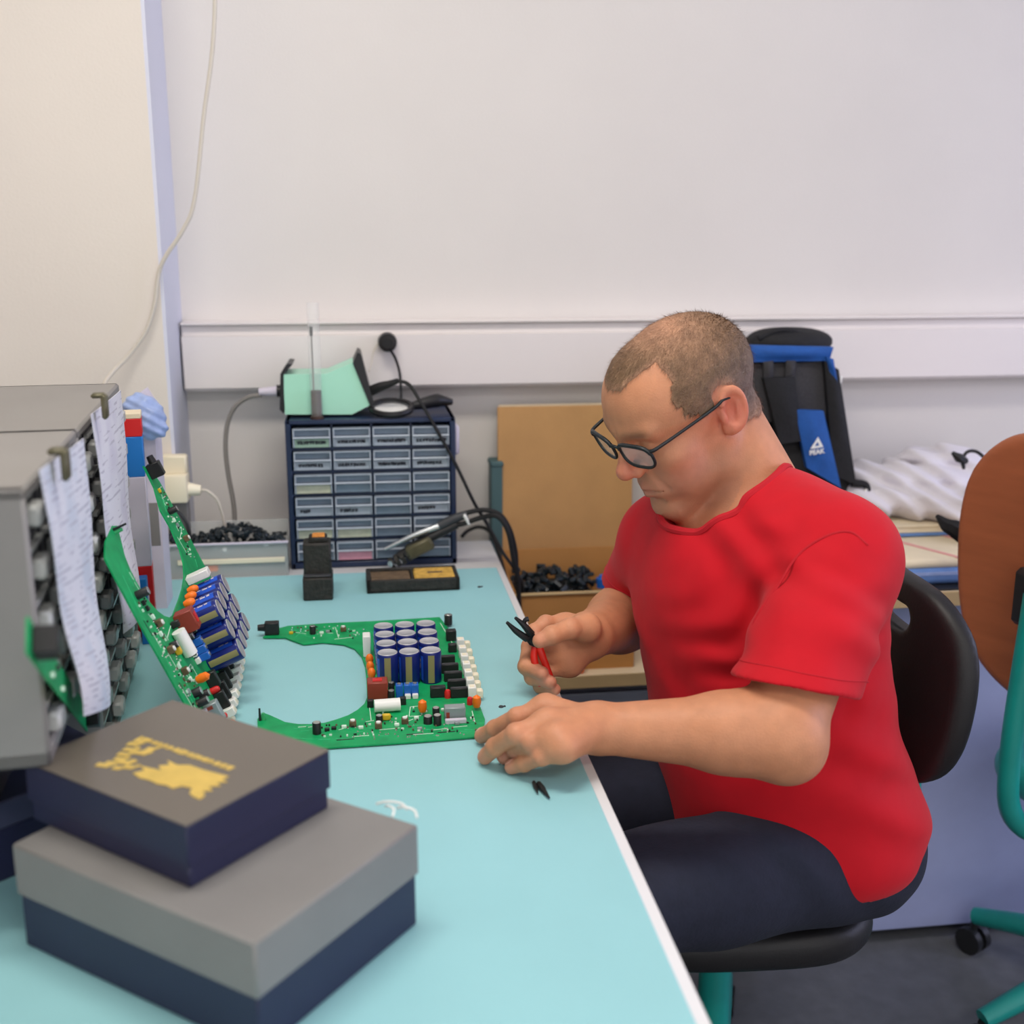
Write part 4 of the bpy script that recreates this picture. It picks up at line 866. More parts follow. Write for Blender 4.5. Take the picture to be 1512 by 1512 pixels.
# ================================================================== FOREGROUND BOXES
LOWB = 0.845; TBZ = 0.900
A = H(255, 1033, TBZ); B = H(487, 1107, TBZ); e1 = B-A; LB = float(np.linalg.norm(e1)); e1 = e1/LB; e2 = np.array([e1[1], -e1[0], 0]); DPB = 0.160
ctr = (A+B)/2+e2*DPB/2; ang = math.atan2(e1[1], e1[0])
R = empty('gift_box', (ctr[0], ctr[1], LOWB), (0, 0, ang), label='dark box with gold lettering on its grey lid in the foreground', cat='box')
MB().box((0, 0, 0.010), (LB-0.004, DPB-0.004, 0.020), bev=0.0015).build('box_base', 'box_navy', R)
sd_ = MB().box((0, 0, 0.0365), (LB, DPB, 0.035), bev=0.0012).build('lid', 'box_navy', R)
MB().box((0, 0, 0.0544), (LB-0.0006, DPB-0.0006, 0.0012), bev=0.0003).build('lid_top', 'box_grey', R)
# gold print: a line of small letters, a brush-like block and a slanted scatter
def lidp(px, py):
    p = H(px, py, TBZ)-np.array([ctr[0], ctr[1], 0]); return np.array([p @ e1, -(p @ e2), 0.0552])
g_ = MB()
a = lidp(205, 1089); c = lidp(342, 1135); d_ = (c-a); Lg = np.linalg.norm(d_); d_ /= Lg; nrm2 = np.array([-d_[1], d_[0], 0]); an = math.atan2(d_[1], d_[0]); gr = np.random.default_rng(3)
x = 0
while x < Lg:
    w_ = gr.uniform(0.004, 0.0075); hgt = gr.uniform(0.0062, 0.0085); k = int(gr.integers(0, 4)); p = a+d_*(x+w_/2)
    if k == 0: g_.box(p, (w_*0.8, hgt*0.30, 0.0004), rotz(an)); g_.box(p+nrm2*hgt*0.32, (w_*0.8, hgt*0.28, 0.0004), rotz(an)); g_.box(p-nrm2*hgt*0.32, (w_*0.8, hgt*0.28, 0.0004), rotz(an))
    elif k == 1: g_.box(p-d_*w_*0.25, (w_*0.4, hgt, 0.0004), rotz(an)); g_.box(p+d_*w_*0.2, (w_*0.3, hgt*0.7, 0.0004), rotz(an))
    else: g_.box(p, (w_*0.85, hgt, 0.0004), rotz(an))
    x += w_+0.0006
g_.build('gold_lettering', 'gold_foil', R)
g_ = MB()
rows = [((205, 1140), (248, 1124)), ]
rag = [(196, 1142), (213, 1138), (207, 1131), (238, 1138), (234, 1131), (250, 1130), (247, 1123), (262, 1130), (280, 1130), (300, 1137), (338, 1147), (328, 1151), (336, 1155), (320, 1156), (326, 1161), (309, 1162), (314, 1168), (300, 1169), (303, 1175), (295, 1181), (284, 1176), (280, 1172), (283, 1164), (268, 1161), (255, 1165), (246, 1160), (232, 1158), (222, 1153), (206, 1149)]
pts2 = [lidp(*p)[:2] for p in rag]; g_.poly([tuple(p) for p in pts2][::-1], 0.0550, 0.0555)
g_.build('gold_emblem', 'gold_foil', R)
g_ = MB()
for px, py, w_ in ((152, 1130, 0.012), (163, 1127, 0.009), (175, 1121, 0.008), (184, 1126, 0.012), (181, 1114, 0.009), (190, 1107, 0.010), (200, 1111, 0.008), (196, 1099, 0.010), (205, 1094, 0.009), (208, 1112, 0.012), (190, 1133, 0.007), (172, 1134, 0.006), (221, 1106, 0.006)):
    p = lidp(px, py); g_.box(p, (w_, 0.0065, 0.0004+0.00001*(px % 7)), rotz(an+0.3)); g_.box(p+d_*0.004+nrm2*0.003, (w_*0.5, 0.010, 0.0006+0.00001*(px % 5)), rotz(an-0.2))
g_.build('gold_scatter', 'gold_foil', R)
a = H(67, 1052, 0.829); c = H(180, 1110, 0.829); es = (c-a)/np.linalg.norm(c-a); es2 = np.array([es[1], -es[0], 0]); L1 = 0.165; L2 = 0.26; cs = c+es*0.012-es*L1/2+es2*L2/2
R = empty('slate_box', (cs[0], cs[1], DZ), (0, 0, math.atan2(es[1], es[0])), label='dark slate box under the near drawer unit, behind the gold-lettered box', cat='box')
MB().box((0, 0, 0.026), (L1-0.004, L2-0.004, 0.052), bev=0.0015).build('box_base', 'box_navy', R); MB().box((0, 0, 0.0655), (L1, L2, 0.027), bev=0.002).build('lid', 'box_slate', R)
a = H(492, 1178, LOWB); c = H(604, 1213, LOWB); e = (c-a)/np.linalg.norm(c-a); q2 = np.array([e[1], -e[0], 0]); LL, LD = 0.27, 0.20; ctr2 = c+e*0.010-e*LL/2+q2*LD/2
R = empty('flat_box', (ctr2[0], ctr2[1], DZ), (0, 0, math.atan2(e[1], e[0])), label='larger grey-lidded box lying under the gold-lettered box', cat='box')
MB().box((0, 0, 0.030), (LL-0.004, LD-0.004, 0.060), bev=0.002).build('box_base', 'box_navy', R); MB().box((0, 0, 0.0715), (LL, LD, 0.047), bev=0.002).build('lid', 'mid_grey', R)
p = H(573, 1192, LOWB)
R = empty('cable_tie', (p[0], p[1], LOWB), label='few curled white plastic strips lying on the larger grey-lidded box', cat='strip')
for k, (x_, y_, t_, L_) in enumerate(((-0.010, 0.006, -0.5, 0.030), (-0.002, 0.000, -1.3, 0.020), (0.008, -0.004, -0.9, 0.026))):
    dv_ = np.array([math.cos(t_), math.sin(t_), 0]); s0 = np.array([x_, y_, 0.001]); MB().tube([s0, s0+dv_*L_*0.35+np.array([0, 0, 0.004]), s0+dv_*L_*0.7+np.array([0.003, 0.002, 0.003]), s0+dv_*L_], 0.0011, 6).build('strip', 'white_plastic', R)
for k, (pa, pb, r) in enumerate((((788, 1155), (794, 1171), 0.0022), ((795, 1157), (811, 1178), 0.0030))):
    a = H(*pa, DZ+0.003); c = H(*pb, DZ+0.003); 
    o = MB().tube([a, a*0.6+c*0.4, c], [r, r*1.2, r*0.35], 8).build('wire_offcut', 'chip_black', origin=a); tag(o, ('shorter' if k == 0 else 'longer') + ' of the two black offcuts on the mat below the hand', 'offcut', 'black offcuts on the mat')
for k, (px, py) in enumerate(((708, 867), (740, 1044))):
    p = H(px, py, DZ); o = MB().lathe([(0.0035, 0), (0.0028, 0.0016), (0, 0.002)], n=8).lathe([(0.0018, 0), (0.0012, 0.0014), (0, 0.0018)], (0.0045, 0.001, 0), 8).build('solder_crumb', 'dark_grey'); o.location = p; tag(o, 'tiny dark crumb on the mat ' + ('right of the iron stand' if k == 0 else 'between the board and the hands'), 'crumb')

# ================================================================== CHAIRS
def f_back(w_, h_, t_, curve, hole, low=0.35):
    def f(P):
        x, y, z = P.T; yy = y+curve*(x/w_)**2
        k = 1.0-0.22*np.clip(np.abs(z)/h_, 0, 1)**2.2; q = np.stack([x/k, yy, z], 1)
        d = rbox(q, (0, 0, 0), (w_, t_, h_), t_*0.95); e = (np.abs(x/w_)**2.6+np.abs(z/h_)**2.6)**(1/2.6)-1; d = smax(d, (e*min(w_, h_)).astype(np.float32), t_*0.9)
        if hole: d = smax(d, -rc(np.stack([x, yy*0, z], 1), (-0.045, 0, hole), (0.045, 0, hole), 0.017, 0.017), 0.008)
        return d
    return f
def chair(loc, yaw, label, backmat, seatmat, back_h, bw, bh, hole, seat_z):
    """origin on the floor below the seat; local -y is the direction the sitter faces"""
    R = empty('swivel_chair', loc, (0, 0, yaw), label=label, cat='chair', group='workshop chairs with teal frames')
    o = sdf_obj('backrest', f_back(bw, bh, 0.016, -0.045, hole), (-bw-0.03, -0.09, -bh-0.03), (bw+0.03, 0.09, bh+0.03), 0.005, backmat, R); o.location = (0, 0.225, back_h); o.rotation_euler.x = -0.10
    def f_seat(P): return smax(rbox(P, (0, 0, 0), (0.205, 0.20, 0.028), 0.026), ((np.abs(P[:, 0]/0.205)**3+np.abs(P[:, 1]/0.20)**3)**(1/3)-1)*0.2, 0.03)
    o = sdf_obj('seat', f_seat, (-0.24, -0.24, -0.05), (0.24, 0.24, 0.05), 0.007, seatmat, R); o.location = (0, 0, seat_z-0.028)
    MB().tube([(0, 0.05, seat_z-0.075), (0, 0.17, seat_z-0.085), (0, 0.255, seat_z-0.04), (0, 0.275, seat_z+0.07), (0, 0.262, back_h-0.02)], 0.017, 10).build('back_tube', 'chair_teal', R)
    MB().box((0, 0.262, back_h-0.03), (0.07, 0.03, 0.09), bev=0.008).build('back_clamp', 'chip_black', R)
    MB().box((0, 0.02, seat_z-0.07), (0.20, 0.20, 0.030), bev=0.008).build('seat_plate', 'chip_black', R)
    MB().cyl((0, 0, 0.10), (0, 0, seat_z-0.07), 0.024, n=16).build('column', 'chair_teal', R)
    for k in range(5):
        t_ = 2*PI*k/5+0.3; d = np.array([math.cos(t_), math.sin(t_), 0])
        MB().tube([d*0.02+np.array([0, 0, 0.13]), d*0.14+np.array([0, 0, 0.115]), d*0.27+np.array([0, 0, 0.075])], [0.026, 0.022, 0.016], 10).build('base_leg', 'chair_teal', R)
        c = d*0.27; wv = np.cross(d, (0, 0, 1)); b = MB()
        for s_ in (-1, 1): b.cyl(c+wv*0.006*s_+np.array([0, 0, 0.026]), c+wv*0.020*s_+np.array([0, 0, 0.026]), 0.026, n=14)
        b.cyl(c+np.array([0, 0, 0.026]), c+np.array([0, 0, 0.07]), 0.007, n=8); b.build('caster', 'chip_black', R)
    return R
cb_ = W(1318, 982, 1.63); fdir = np.array([-0.998, 0.06, 0]); fdir /= np.linalg.norm(fdir)
co = cb_+fdir*0.235; chair((co[0], co[1], 0), math.atan2(fdir[0], -fdir[1]), 'black swivel chair with a hand hole in its backrest, under the man', 'chair_black', 'chair_black', float(cb_[2]), 0.170, 0.146, 0.086, 0.45)
cb2 = W(1552, 856, 1.74); fd2 = np.array([0.985, 0.17, 0])
co2 = cb2+fd2*0.235; chair((co2[0], co2[1], 0), math.atan2(fd2[0], -fd2[1]), 'chair with a tall brown wooden backrest cut off by the right edge', 'chair_brown', 'chair_teal', float(cb2[2]), 0.165, 0.225, 0, 0.48)

# ================================================================== THE MAN
f32 = lambda *a: np.array(a, np.float32)
# head frame: x = his right, y = face forward, z = crown
hp = math.radians(29); hy = math.radians(200); roll = math.radians(3)
hf = np.array([math.cos(hy)*math.cos(hp), math.sin(hy)*math.cos(hp), -math.sin(hp)]); hr = np.cross(hf, (0, 0, 1)); hr /= np.linalg.norm(hr); hu = np.cross(hr, hf)
hr, hu = hr*math.cos(roll)+hu*math.sin(roll), hu*math.cos(roll)-hr*math.sin(roll)
HR = np.stack([hr, hf, hu], 1); HS = 1.01
HO = W(1076, 610, 1.44)-HR @ np.array([-0.077, -0.014, -0.004])*HS
def toW(x, y, z): return HO+HR @ np.array([x, y, z])*HS
def head_skull(q):
    d = ell(q, (0, -0.014, 0.030), (0.0755, 0.0985, 0.0795)); d = smin(d, ell(q, (0, 0.040, 0.030), (0.061, 0.055, 0.064)), 0.03)
    return d
def head(P):
    q = ((P-HO.astype(np.float32)) @ HR.astype(np.float32))/np.float32(HS)
    s = np.abs(q[:, 0]); qs = q.copy(); qs[:, 0] = s           # left-right symmetric
    d = head_skull(q)
    d = smin(d, ell(q, (0, 0.030, -0.042), (0.0565, 0.057, 0.071)), 0.03)
    d = smin(d, rc(qs, (0.050, -0.012, -0.045), (0.048, 0.002, -0.074), 0.017, 0.0165), 0.03)
    d = smin(d, rc(qs, (0.048, 0.002, -0.074), (0.016, 0.068, -0.108), 0.0165, 0.0155), 0.02)
    d = smin(d, ell(q, (0, 0.073, -0.109), (0.021, 0.019, 0.0165)), 0.014)
    d = smin(d, ell(q, (0, 0.078, -0.070), (0.027, 0.015, 0.022)), 0.02)           # muzzle
    d = smin(d, ell(qs, (0.043, 0.058, -0.024), (0.021, 0.022, 0.018)), 0.022)     # cheekbones
    d = smin(d, ell(qs, (0.036, 0.052, -0.060), (0.018, 0.020, 0.024)), 0.025)     # cheeks
    d = smin(d, rc(qs, (0.008, 0.090, 0.020), (0.042, 0.077, 0.022), 0.0085, 0.009), 0.014)  # brow
    d = smax(d, -ell(qs, (0.031, 0.100, 0.001), (0.019, 0.016, 0.0115)), 0.012)    # eye sockets
    d = smin(d, ell(qs, (0.031, 0.0745, 0.000), (0.0140, 0.0125, 0.0120)), 0.004)  # closed upper lids over the eyes
    d = smax(d, -rc(qs, (0.019, 0.0885, -0.0050), (0.043, 0.0835, -0.0050), 0.0012, 0.0012), 0.003)
    d = smin(d, rc(q, (0, 0.088, 0.012), (0, 0.1105, -0.026), 0.0075, 0.0095), 0.012)   # nose
    d = smin(d, ell(q, (0, 0.1105, -0.0305), (0.0115, 0.0105, 0.0095)), 0.008)
    d = smin(d, ell(qs, (0.0125, 0.098, -0.034), (0.0075, 0.0095, 0.0075)), 0.007)
    d = smax(d, -ell(qs, (0.0065, 0.1045, -0.0405), (0.0038, 0.0055, 0.0040)), 0.003)
    d = smin(d, rc(qs, (0.0, 0.0940, -0.0640), (0.021, 0.083, -0.0680), 0.0052, 0.0028), 0.006)   # lips
    d = smin(d, rc(qs, (0.0, 0.0920, -0.0755), (0.019, 0.082, -0.0720), 0.0060, 0.0028), 0.006)
    d = smax(d, -rc(qs, (0.0, 0.0995, -0.0695), (0.025, 0.0835, -0.0705), 0.0016, 0.0012), 0.004)
    d = smax(d, -rc(qs, (0.022, 0.094, -0.040), (0.034, 0.084, -0.066), 0.0040, 0.0024), 0.008)    # nasolabial fold
    d = smax(d, -rc(qs, (0.014, 0.088, -0.0885), (0.0, 0.092, -0.0885), 0.0025, 0.0025), 0.010)
    # ears
    ea = math.radians(14); RE = np.array([[1, 0, 0], [0, math.cos(ea), -math.sin(ea)], [0, math.sin(ea), math.cos(ea)]])
    qe = qs-f32(0.0765, -0.018, -0.004); qe = (qe @ RE.astype(np.float32))*np.float32(1.14); qe[:, 0] -= np.clip(-qe[:, 1], -0.01, 0.03)*0.38
    e = ell(qe, (0, 0, 0.003), (0.0075, 0.0185, 0.0315)); e = smin(e, ell(qe, (0.000, 0.003, -0.026), (0.0060, 0.009, 0.010)), 0.008)
    ring = np.abs(np.sqrt((qe[:, 1]/0.0165)**2+((qe[:, 2]-0.004)/0.0285)**2)-1)*0.0165
    tor = np.sqrt(ring**2+(qe[:, 0]-0.0050)**2)-0.0042; tor = np.where((qe[:, 1] > 0.006) & (qe[:, 2] < 0.012), tor+0.004, tor)
    e = smax(e, -ell(qe, (0.0095, 0.0015, 0.002), (0.0100, 0.0110, 0.0195)), 0.003)
    e = smin(e, tor, 0.003); e = smin(e, rc(qe, (0.004, -0.007, -0.016), (0.004, -0.008, 0.012), 0.0028, 0.0028), 0.003); e = smin(e, ell(qe, (0.004, 0.0125, -0.006), (0.004, 0.004, 0.007)), 0.004)
    d = smin(d, e/np.float32(1.14), 0.006)
    return d*np.float32(HS)

# joints
LS = W(1240, 826, 1.40); RS = W(985, 800, 1.64); LE = W(1150, 1084, 1.285); RE_ = W(935, 905, 1.76)
LW = H(893, 1076, 0.790); RWr = W(872, 938, 1.56)
NB = W(1130, 765, 1.535); NT = toW(0, -0.042, -0.052)
PEL = np.array([0.585, 1.385, 0.555])
CH = (LS+RS)/2
def hand(P, wrist, fingers, palm_r, k=0.010):
    d = None
    for nm, pts, rad in fingers:
        for i in range(len(pts)-1):
            s = rc(P, pts[i], pts[i+1], rad[i], rad[i+1]); 
            if i == 0: fd = s
            else: fd = smin(fd, s, 0.003)
            if i < len(pts)-1 and i > 0: fd = smin(fd, np.sqrt(((P-np.asarray(pts[i], np.float32))**2).sum(1))-rad[i]*1.05, 0.003)
        d = fd if d is None else smin(d, fd, 0.0045)
    for nm, pts, rad in fingers: d = smin(d, rc(P, wrist, pts[0], palm_r[0], palm_r[1]), k)
    return d
# left hand lies on the mat, fingers spread toward the board
lh = [('index', [H(806, 1046, .806), H(764, 1059, .800), H(731, 1076, .777), H(711, 1087, .7605)], [.0122, .0108, .0098, .0086]),
      ('middle', [H(809, 1067, .809), H(762, 1083, .804), H(731, 1103, .778), H(716, 1118, .7600)], [.0124, .0110, .0100, .0086]),
      ('ring', [H(820, 1089, .804), H(784, 1096, .797), H(762, 1106, .775), H(752, 1116, .7600)], [.0118, .0104, .0094, .0082]),
      ('little', [H(832, 1104, .797), H(800, 1117, .785), H(774, 1127, .769), H(755, 1133, .7590)], [.0110, .0096, .0088, .0078]),
      ('thumb', [H(845, 1084, .782), H(805, 1090, .774), H(770, 1106, .768), H(745, 1117, .7605)], [.0135, .0118, .0108, .0090])]
# right hand grips the pliers: thumb on top, fingers wrapped round the handles
WH = lambda px, py, z: W(px, py, z)
rh = [('index', [WH(836, 925, 1.520), WH(806, 921, 1.505), WH(789, 933, 1.496), WH(793, 944, 1.487)], [.0120, .0108, .0100, .0086]),
      ('middle', [WH(828, 950, 1.530), WH(783, 955, 1.518), WH(777, 984, 1.497), WH(800, 994, 1.478)], [.0124, .0112, .0104, .0090]),
      ('ring', [WH(834, 966, 1.533), WH(788, 974, 1.522), WH(786, 1000, 1.500), WH(812, 1007, 1.480)], [.0118, .0106, .0098, .0086]),
      ('little', [WH(842, 980, 1.535), WH(803, 993, 1.526), WH(798, 1013, 1.508), WH(819, 1018, 1.488)], [.0108, .0096, .0088, .0078]),
      ('thumb', [WH(866, 926, 1.500), WH(842, 928, 1.478), WH(815, 938, 1.464), WH(797, 946, 1.462)], [.0150, .0130, .0118, .0095])]
lc = (LW+lh[1][1][0])/2; rcn = W(825, 955, 1.51)
def body(P):
    d = rc(P, NT, NB, 0.056*HS, 0.066)
    d = grow(P, d, toW(0, 0, -0.01), 0.165, head, 0.012)
    # trunk under the shirt
    d = smin(d, rc(P, CH+np.array([0.01, 0, -0.03]), PEL, 0.085, 0.10), 0.05); d = smin(d, rc(P, LS, RS, 0.050, 0.050), 0.05)
    # arms: shoulder, elbow, forearm
    d = smin(d, rc(P, LS, LE, 0.052, 0.047), 0.02)
    d = smin(d, rc(P, LE, LE+(LW-LE)*0.30, 0.045, 0.0435), 0.02); d = smin(d, rc(P, LE+(LW-LE)*0.25, LW, 0.0435, 0.0285), 0.02)
    d = smin(d, ell(P, LE+np.array([0.012, -0.006, -0.016]), (0.034, 0.034, 0.034)), 0.025)
    d = smin(d, rc(P, RS, RE_, 0.050, 0.048), 0.02)
    d = smin(d, rc(P, RE_, RE_+(RWr-RE_)*0.35, 0.048, 0.046), 0.02); d = smin(d, rc(P, RE_+(RWr-RE_)*0.3, RWr, 0.046, 0.031), 0.02)
    d = grow(P, d, lc, 0.135, lambda Q: hand(Q, LW+(lh[1][1][0]-LW)*0.18, lh, (0.022, 0.0165), 0.013), 0.012)
    d = grow(P, d, rcn, 0.115, lambda Q: hand(Q, RWr+(rh[1][1][0]-RWr)*0.12, rh, (0.024, 0.018), 0.013), 0.012)
    return d
LIP = toW(0, 0.092, -0.0705); NOSE = toW(0, 0.11, -0.03); EAR = toW(-0.082, -0.018, -0.004); CHK = toW(-0.045, 0.06, -0.045)
tips = [f[1][3] for f in lh+rh]; knk = [f[1][0] for f in lh]+[f[1][1] for f in lh+rh]
nails = []
for f in lh:
    a, b = f[1][2], f[1][3]; dd = (b-a)/np.linalg.norm(b-a); nails.append((b+dd*0.001+np.array([0, 0, 0.006])-dd*0.002, 0.006))
def skin_col(V):
    base = np.array(srgb(200, 138, 102)[:3]); c = np.repeat(base[None], len(V), 0).astype(np.float32)
    def tintat(p, r, col, amt):
        w_ = np.exp(-((V-np.asarray(p, np.float32))**2).sum(1)/(r*r))[:, None]*amt; c[:] = c*(1-w_)+np.array(srgb(*col)[:3])*w_
    tintat(LIP, 0.015, (168, 92, 88), 0.55); tintat(NOSE, 0.020, (208, 112, 96), 0.7); tintat(EAR, 0.034, (220, 122, 104), 0.7); tintat(CHK, 0.035, (206, 138, 118), 0.5)
    for t_ in tips: tintat(t_, 0.013, (214, 138, 118), 0.6)
    for t_ in knk: tintat(t_, 0.013, (206, 138, 112), 0.4)
    for p, r in nails: tintat(p, r, (228, 178, 160), 0.6)
    # dark stubble shadow on jaw and upper lip
    q = ((V-HO) @ HR)/HS; jaw = np.clip((-0.035-q[:, 2])/0.03, 0, 1)*np.clip((q[:, 1]+0.005)/0.02, 0, 1)*np.clip((q[:, 2]+0.125)/0.01, 0, 1)*(np.abs(q[:, 0]) < 0.08)
    w_ = (jaw*0.28)[:, None]; c[:] = c*(1-w_)+np.array(srgb(150, 118, 104)[:3])*w_
    bro = np.exp(-(((np.abs(q[:, 0])-0.028)/0.019)**4+((q[:, 1]-0.088)/0.014)**2+((q[:, 2]-0.0225)/0.0060)**2))[:, None]*0.85; c[:] = c*(1-bro)+np.array(srgb(120, 86, 62)[:3])*bro
    lash = np.exp(-(((np.abs(q[:, 0])-0.031)/0.014)**4+((q[:, 1]-0.086)/0.01)**2+((q[:, 2]+0.0055)/0.0018)**2))[:, None]*0.7; c[:] = c*(1-lash)+np.array(srgb(84, 56, 46)[:3])*lash
    return c
def tint_mat(name, rough, sss, bump, bscale, var):
    m = mat(name, (200, 150, 120), rough, bump=bump, bscale=bscale, sss=sss); nt = m.node_tree; b = nt.nodes['Principled BSDF']
    a = nt.nodes.new('ShaderNodeAttribute'); a.attribute_name = 'tint'; n = nt.nodes.new('ShaderNodeTexNoise'); n.inputs['Scale'].default_value = 55; n.inputs['Detail'].default_value = 5
    tc = nt.nodes.new('ShaderNodeTexCoord'); nt.links.new(tc.outputs['Object'], n.inputs[0])
    mr = nt.nodes.new('ShaderNodeMapRange'); mr.inputs[1].default_value = 0.3; mr.inputs[2].default_value = 0.7; mr.inputs[3].default_value = 1-var; mr.inputs[4].default_value = 1+var; nt.links.new(n.outputs[0], mr.inputs[0])
    mx = nt.nodes.new('ShaderNodeVectorMath'); mx.operation = 'MULTIPLY'; nt.links.new(a.outputs['Color'], mx.inputs[0]); nt.links.new(mr.outputs[0], mx.inputs[1]); nt.links.new(mx.outputs[0], b.inputs['Base Color'])
    return m
tint_mat('skin', 0.52, 0.12, 0.10, 420, 0.07)
tint_mat('hair', 0.6, 0.0, 0.35, 500, 0.22)
cloth = mat('tshirt_red', (194, 12, 30), 0.8, var=0.04, vscale=30, sheen=0.06, spec=0.3, bump=0.25, bscale=13)
mat('tshirt_seam', (186, 18, 34), 0.85)
mat('trousers', (30, 34, 50), 0.9, var=0.10, vscale=60, bump=0.1, bscale=200)
mat('shoe', (40, 38, 38), 0.6, var=0.1)
mat('glasses_black', (24, 30, 34), 0.45)
mat('glasses_teal', (120, 168, 172), 0.3)

po = np.array([PEL[0], PEL[1], 0.0])
R = empty('person', po, label='seated man in a red T-shirt and glasses, looking down and holding red-handled pliers', cat='person')
lo = np.minimum.reduce([RS, LE, LW, RWr, NB, PEL]+[f[1][3] for f in lh+rh]+[toW(-.1, -.13, -.14), toW(.1, .14, .13), toW(-.1, .14, -.14), toW(.1, -.13, .13)])-0.07
hi = np.maximum.reduce([RS, LS, LE, RE_, PEL, toW(-.1, -.13, -.14), toW(.1, .14, .13), toW(0, -.13, .13)])+0.08; lo[2] = 0.47
o = sdf_obj('body', body, lo, hi, 0.0024, 'skin', R, col=skin_col); o.location = tuple(-po)
mat('nail', (226, 170, 148), 0.35)
for f_ in lh[:4]:
    p2, p3 = f_[1][2], f_[1][3]; dd = (p3-p2)/np.linalg.norm(p3-p2); sd0 = np.cross(dd, (0, 0, 1)); sd0 /= np.linalg.norm(sd0); nn0 = np.cross(sd0, dd); r3 = f_[2][3]; cn = p3-dd*0.0010+nn0*(r3*1.10); nb = MB(); ring_ = []
    for k in range(14):
        t_ = 2*PI*k/14; u1_, v1_ = math.cos(t_), math.sin(t_); ring_.append(cn+dd*0.0068*u1_+sd0*0.0052*v1_-nn0*(0.0020*v1_*v1_+0.0012*max(u1_, 0)))
    nb.add([cn+nn0*0.0007]+ring_+[p-nn0*0.0012 for p in ring_], [(0, 1+k, 1+(k+1) % 14) for k in range(14)]+[(1+k, 15+k, 15+(k+1) % 14, 1+(k+1) % 14) for k in range(14)])
    nb.build('fingernail', 'nail', R).location = tuple(-po)
# ---- hair: a cropped cap over the skull, thin at the crown, receding at the temples
def hair_mask(q):
    """>0 where hair grows (head coordinates)"""
    x, y, z = q.T; ax_ = np.abs(x)
    zl = np.interp(ax_, [0, .016, .030, .042, .052, .062, .070, .078], [.075, .076, .086, .094, .088, .066, .034, -.02])
    t1 = np.where(y > 0.0, z-zl, -0.05)
    ys = np.interp(z, [-.03, 0, .02, .045, .07, .09], [.006, .010, .016, .023, .034, .034]); low = np.interp(y, [-.07, -.035, -.012, .03], [-.050, -.036, -.016, -.020])
    ear_ = np.where(ax_ > 0.055, (np.sqrt(((y+0.014)/0.024)**2+((z+0.004)/0.036)**2)-1)*0.025, 1)
    t2 = np.minimum(np.minimum(ys-y, z-low), ear_)
    return np.maximum(t1, t2).astype(np.float32)
def f_hair(P):
    q = ((P-HO.astype(np.float32)) @ HR.astype(np.float32))/np.float32(HS)
    base = body_head(P); m = hair_mask(q); n = 0.0004*np.sin(q[:, 0]*420+q[:, 2]*90)*np.sin(q[:, 2]*380+q[:, 1]*150); w2 = 0.004*np.sin(q[:, 0]*300)*np.sin(q[:, 1]*270+q[:, 2]*240)
    return smax(base-np.float32(0.0022)-n, -(m+w2*0.3), 0.007)
def body_head(P):
    q = ((P-HO.astype(np.float32)) @ HR.astype(np.float32))/np.float32(HS)
    d = head_skull(q); d = smin(d, rc(P, NT, NB, 0.058*HS, 0.064)/HS, 0.022)
    return d*np.float32(HS)
def hair_col(V):
    q = ((V-HO) @ HR)/HS; c = np.repeat(np.array(srgb(126, 98, 72)[:3])[None], len(V), 0); 
    grey = np.clip((-q[:, 1]+0.03)/0.08, 0, 1)*np.clip((0.075-q[:, 2])/0.06, 0, 1); w_ = (grey*0.7)[:, None]; c = c*(1-w_)+np.array(srgb(138, 122, 112)[:3])*w_
    crown = np.exp(-((q[:, 0]/0.052)**2+((q[:, 1]+0.012)/0.042)**2))*(q[:, 2] > 0.06); low = np.clip((-0.02-q[:, 2])/0.035, 0, 1); edge = np.clip(1-hair_mask(q.astype(np.float32))/0.012, 0, 1)*0.75; w_ = np.clip(np.maximum(crown*0.85+low*0.7, edge), 0, 1)[:, None]
    return c*(1-w_)+np.array(srgb(206, 156, 126)[:3])*w_
hc = toW(0, -0.01, 0.04)
ho = sdf_obj('hair', f_hair, hc-0.135, hc+0.135, 0.0022, 'hair', R, col=hair_col); ho.location = tuple(-po)
# cropped strands standing on the cap
hm = ho.data; hv = np.empty(len(hm.vertices)*3, np.float32); hm.vertices.foreach_get('co', hv); hv = hv.reshape(-1, 3); hn = np.empty_like(hv).ravel(); hm.vertices.foreach_get('normal', hn); hn = hn.reshape(-1, 3)
hq = ((hv-HO) @ HR)/HS; ok = np.where((hair_mask(hq.astype(np.float32)) > -0.001+0.003*rng.random(len(hq))) & (((hv-HO)*hn).sum(1) > 0))[0]; sel = rng.choice(ok, min(26000, len(ok)), replace=False)
flow = HR @ np.array([0.0, 0.75, -0.5]); sv = []; cv = hair_col(hv[sel])
for i in sel:
    n_ = hn[i]; t_ = flow-n_*(flow @ n_); t_ = t_/(np.linalg.norm(t_)+1e-6); t_ = t_*0.85+n_*0.45+rng.normal(size=3)*0.22; L_ = rng.uniform(0.005, 0.010); s_ = np.cross(n_, t_); s_ = s_/(np.linalg.norm(s_)+1e-6)*0.00035; b0 = hv[i]-n_*0.001
    sv += [b0-s_, b0+s_, b0+t_*L_]
sm = bpy.data.meshes.new('hair_strands'); sm.from_pydata([tuple(p) for p in sv], [], [(3*k, 3*k+1, 3*k+2) for k in range(len(sel))]); sm.update()
a_ = sm.color_attributes.new('tint', 'FLOAT_COLOR', 'POINT'); cc_ = np.ones((len(sv), 4), np.float32); cc_[:, :3] = np.repeat(cv, 3, 0)*np.repeat(rng.uniform(0.6, 1.1, (len(sel), 1)), 3, 0); a_.data.foreach_set('color', cc_.ravel()); sm.materials.append(M('hair'))
so = bpy.data.objects.new('hair_strands', sm); link(so, ho); so['kind'] = 'stuff'
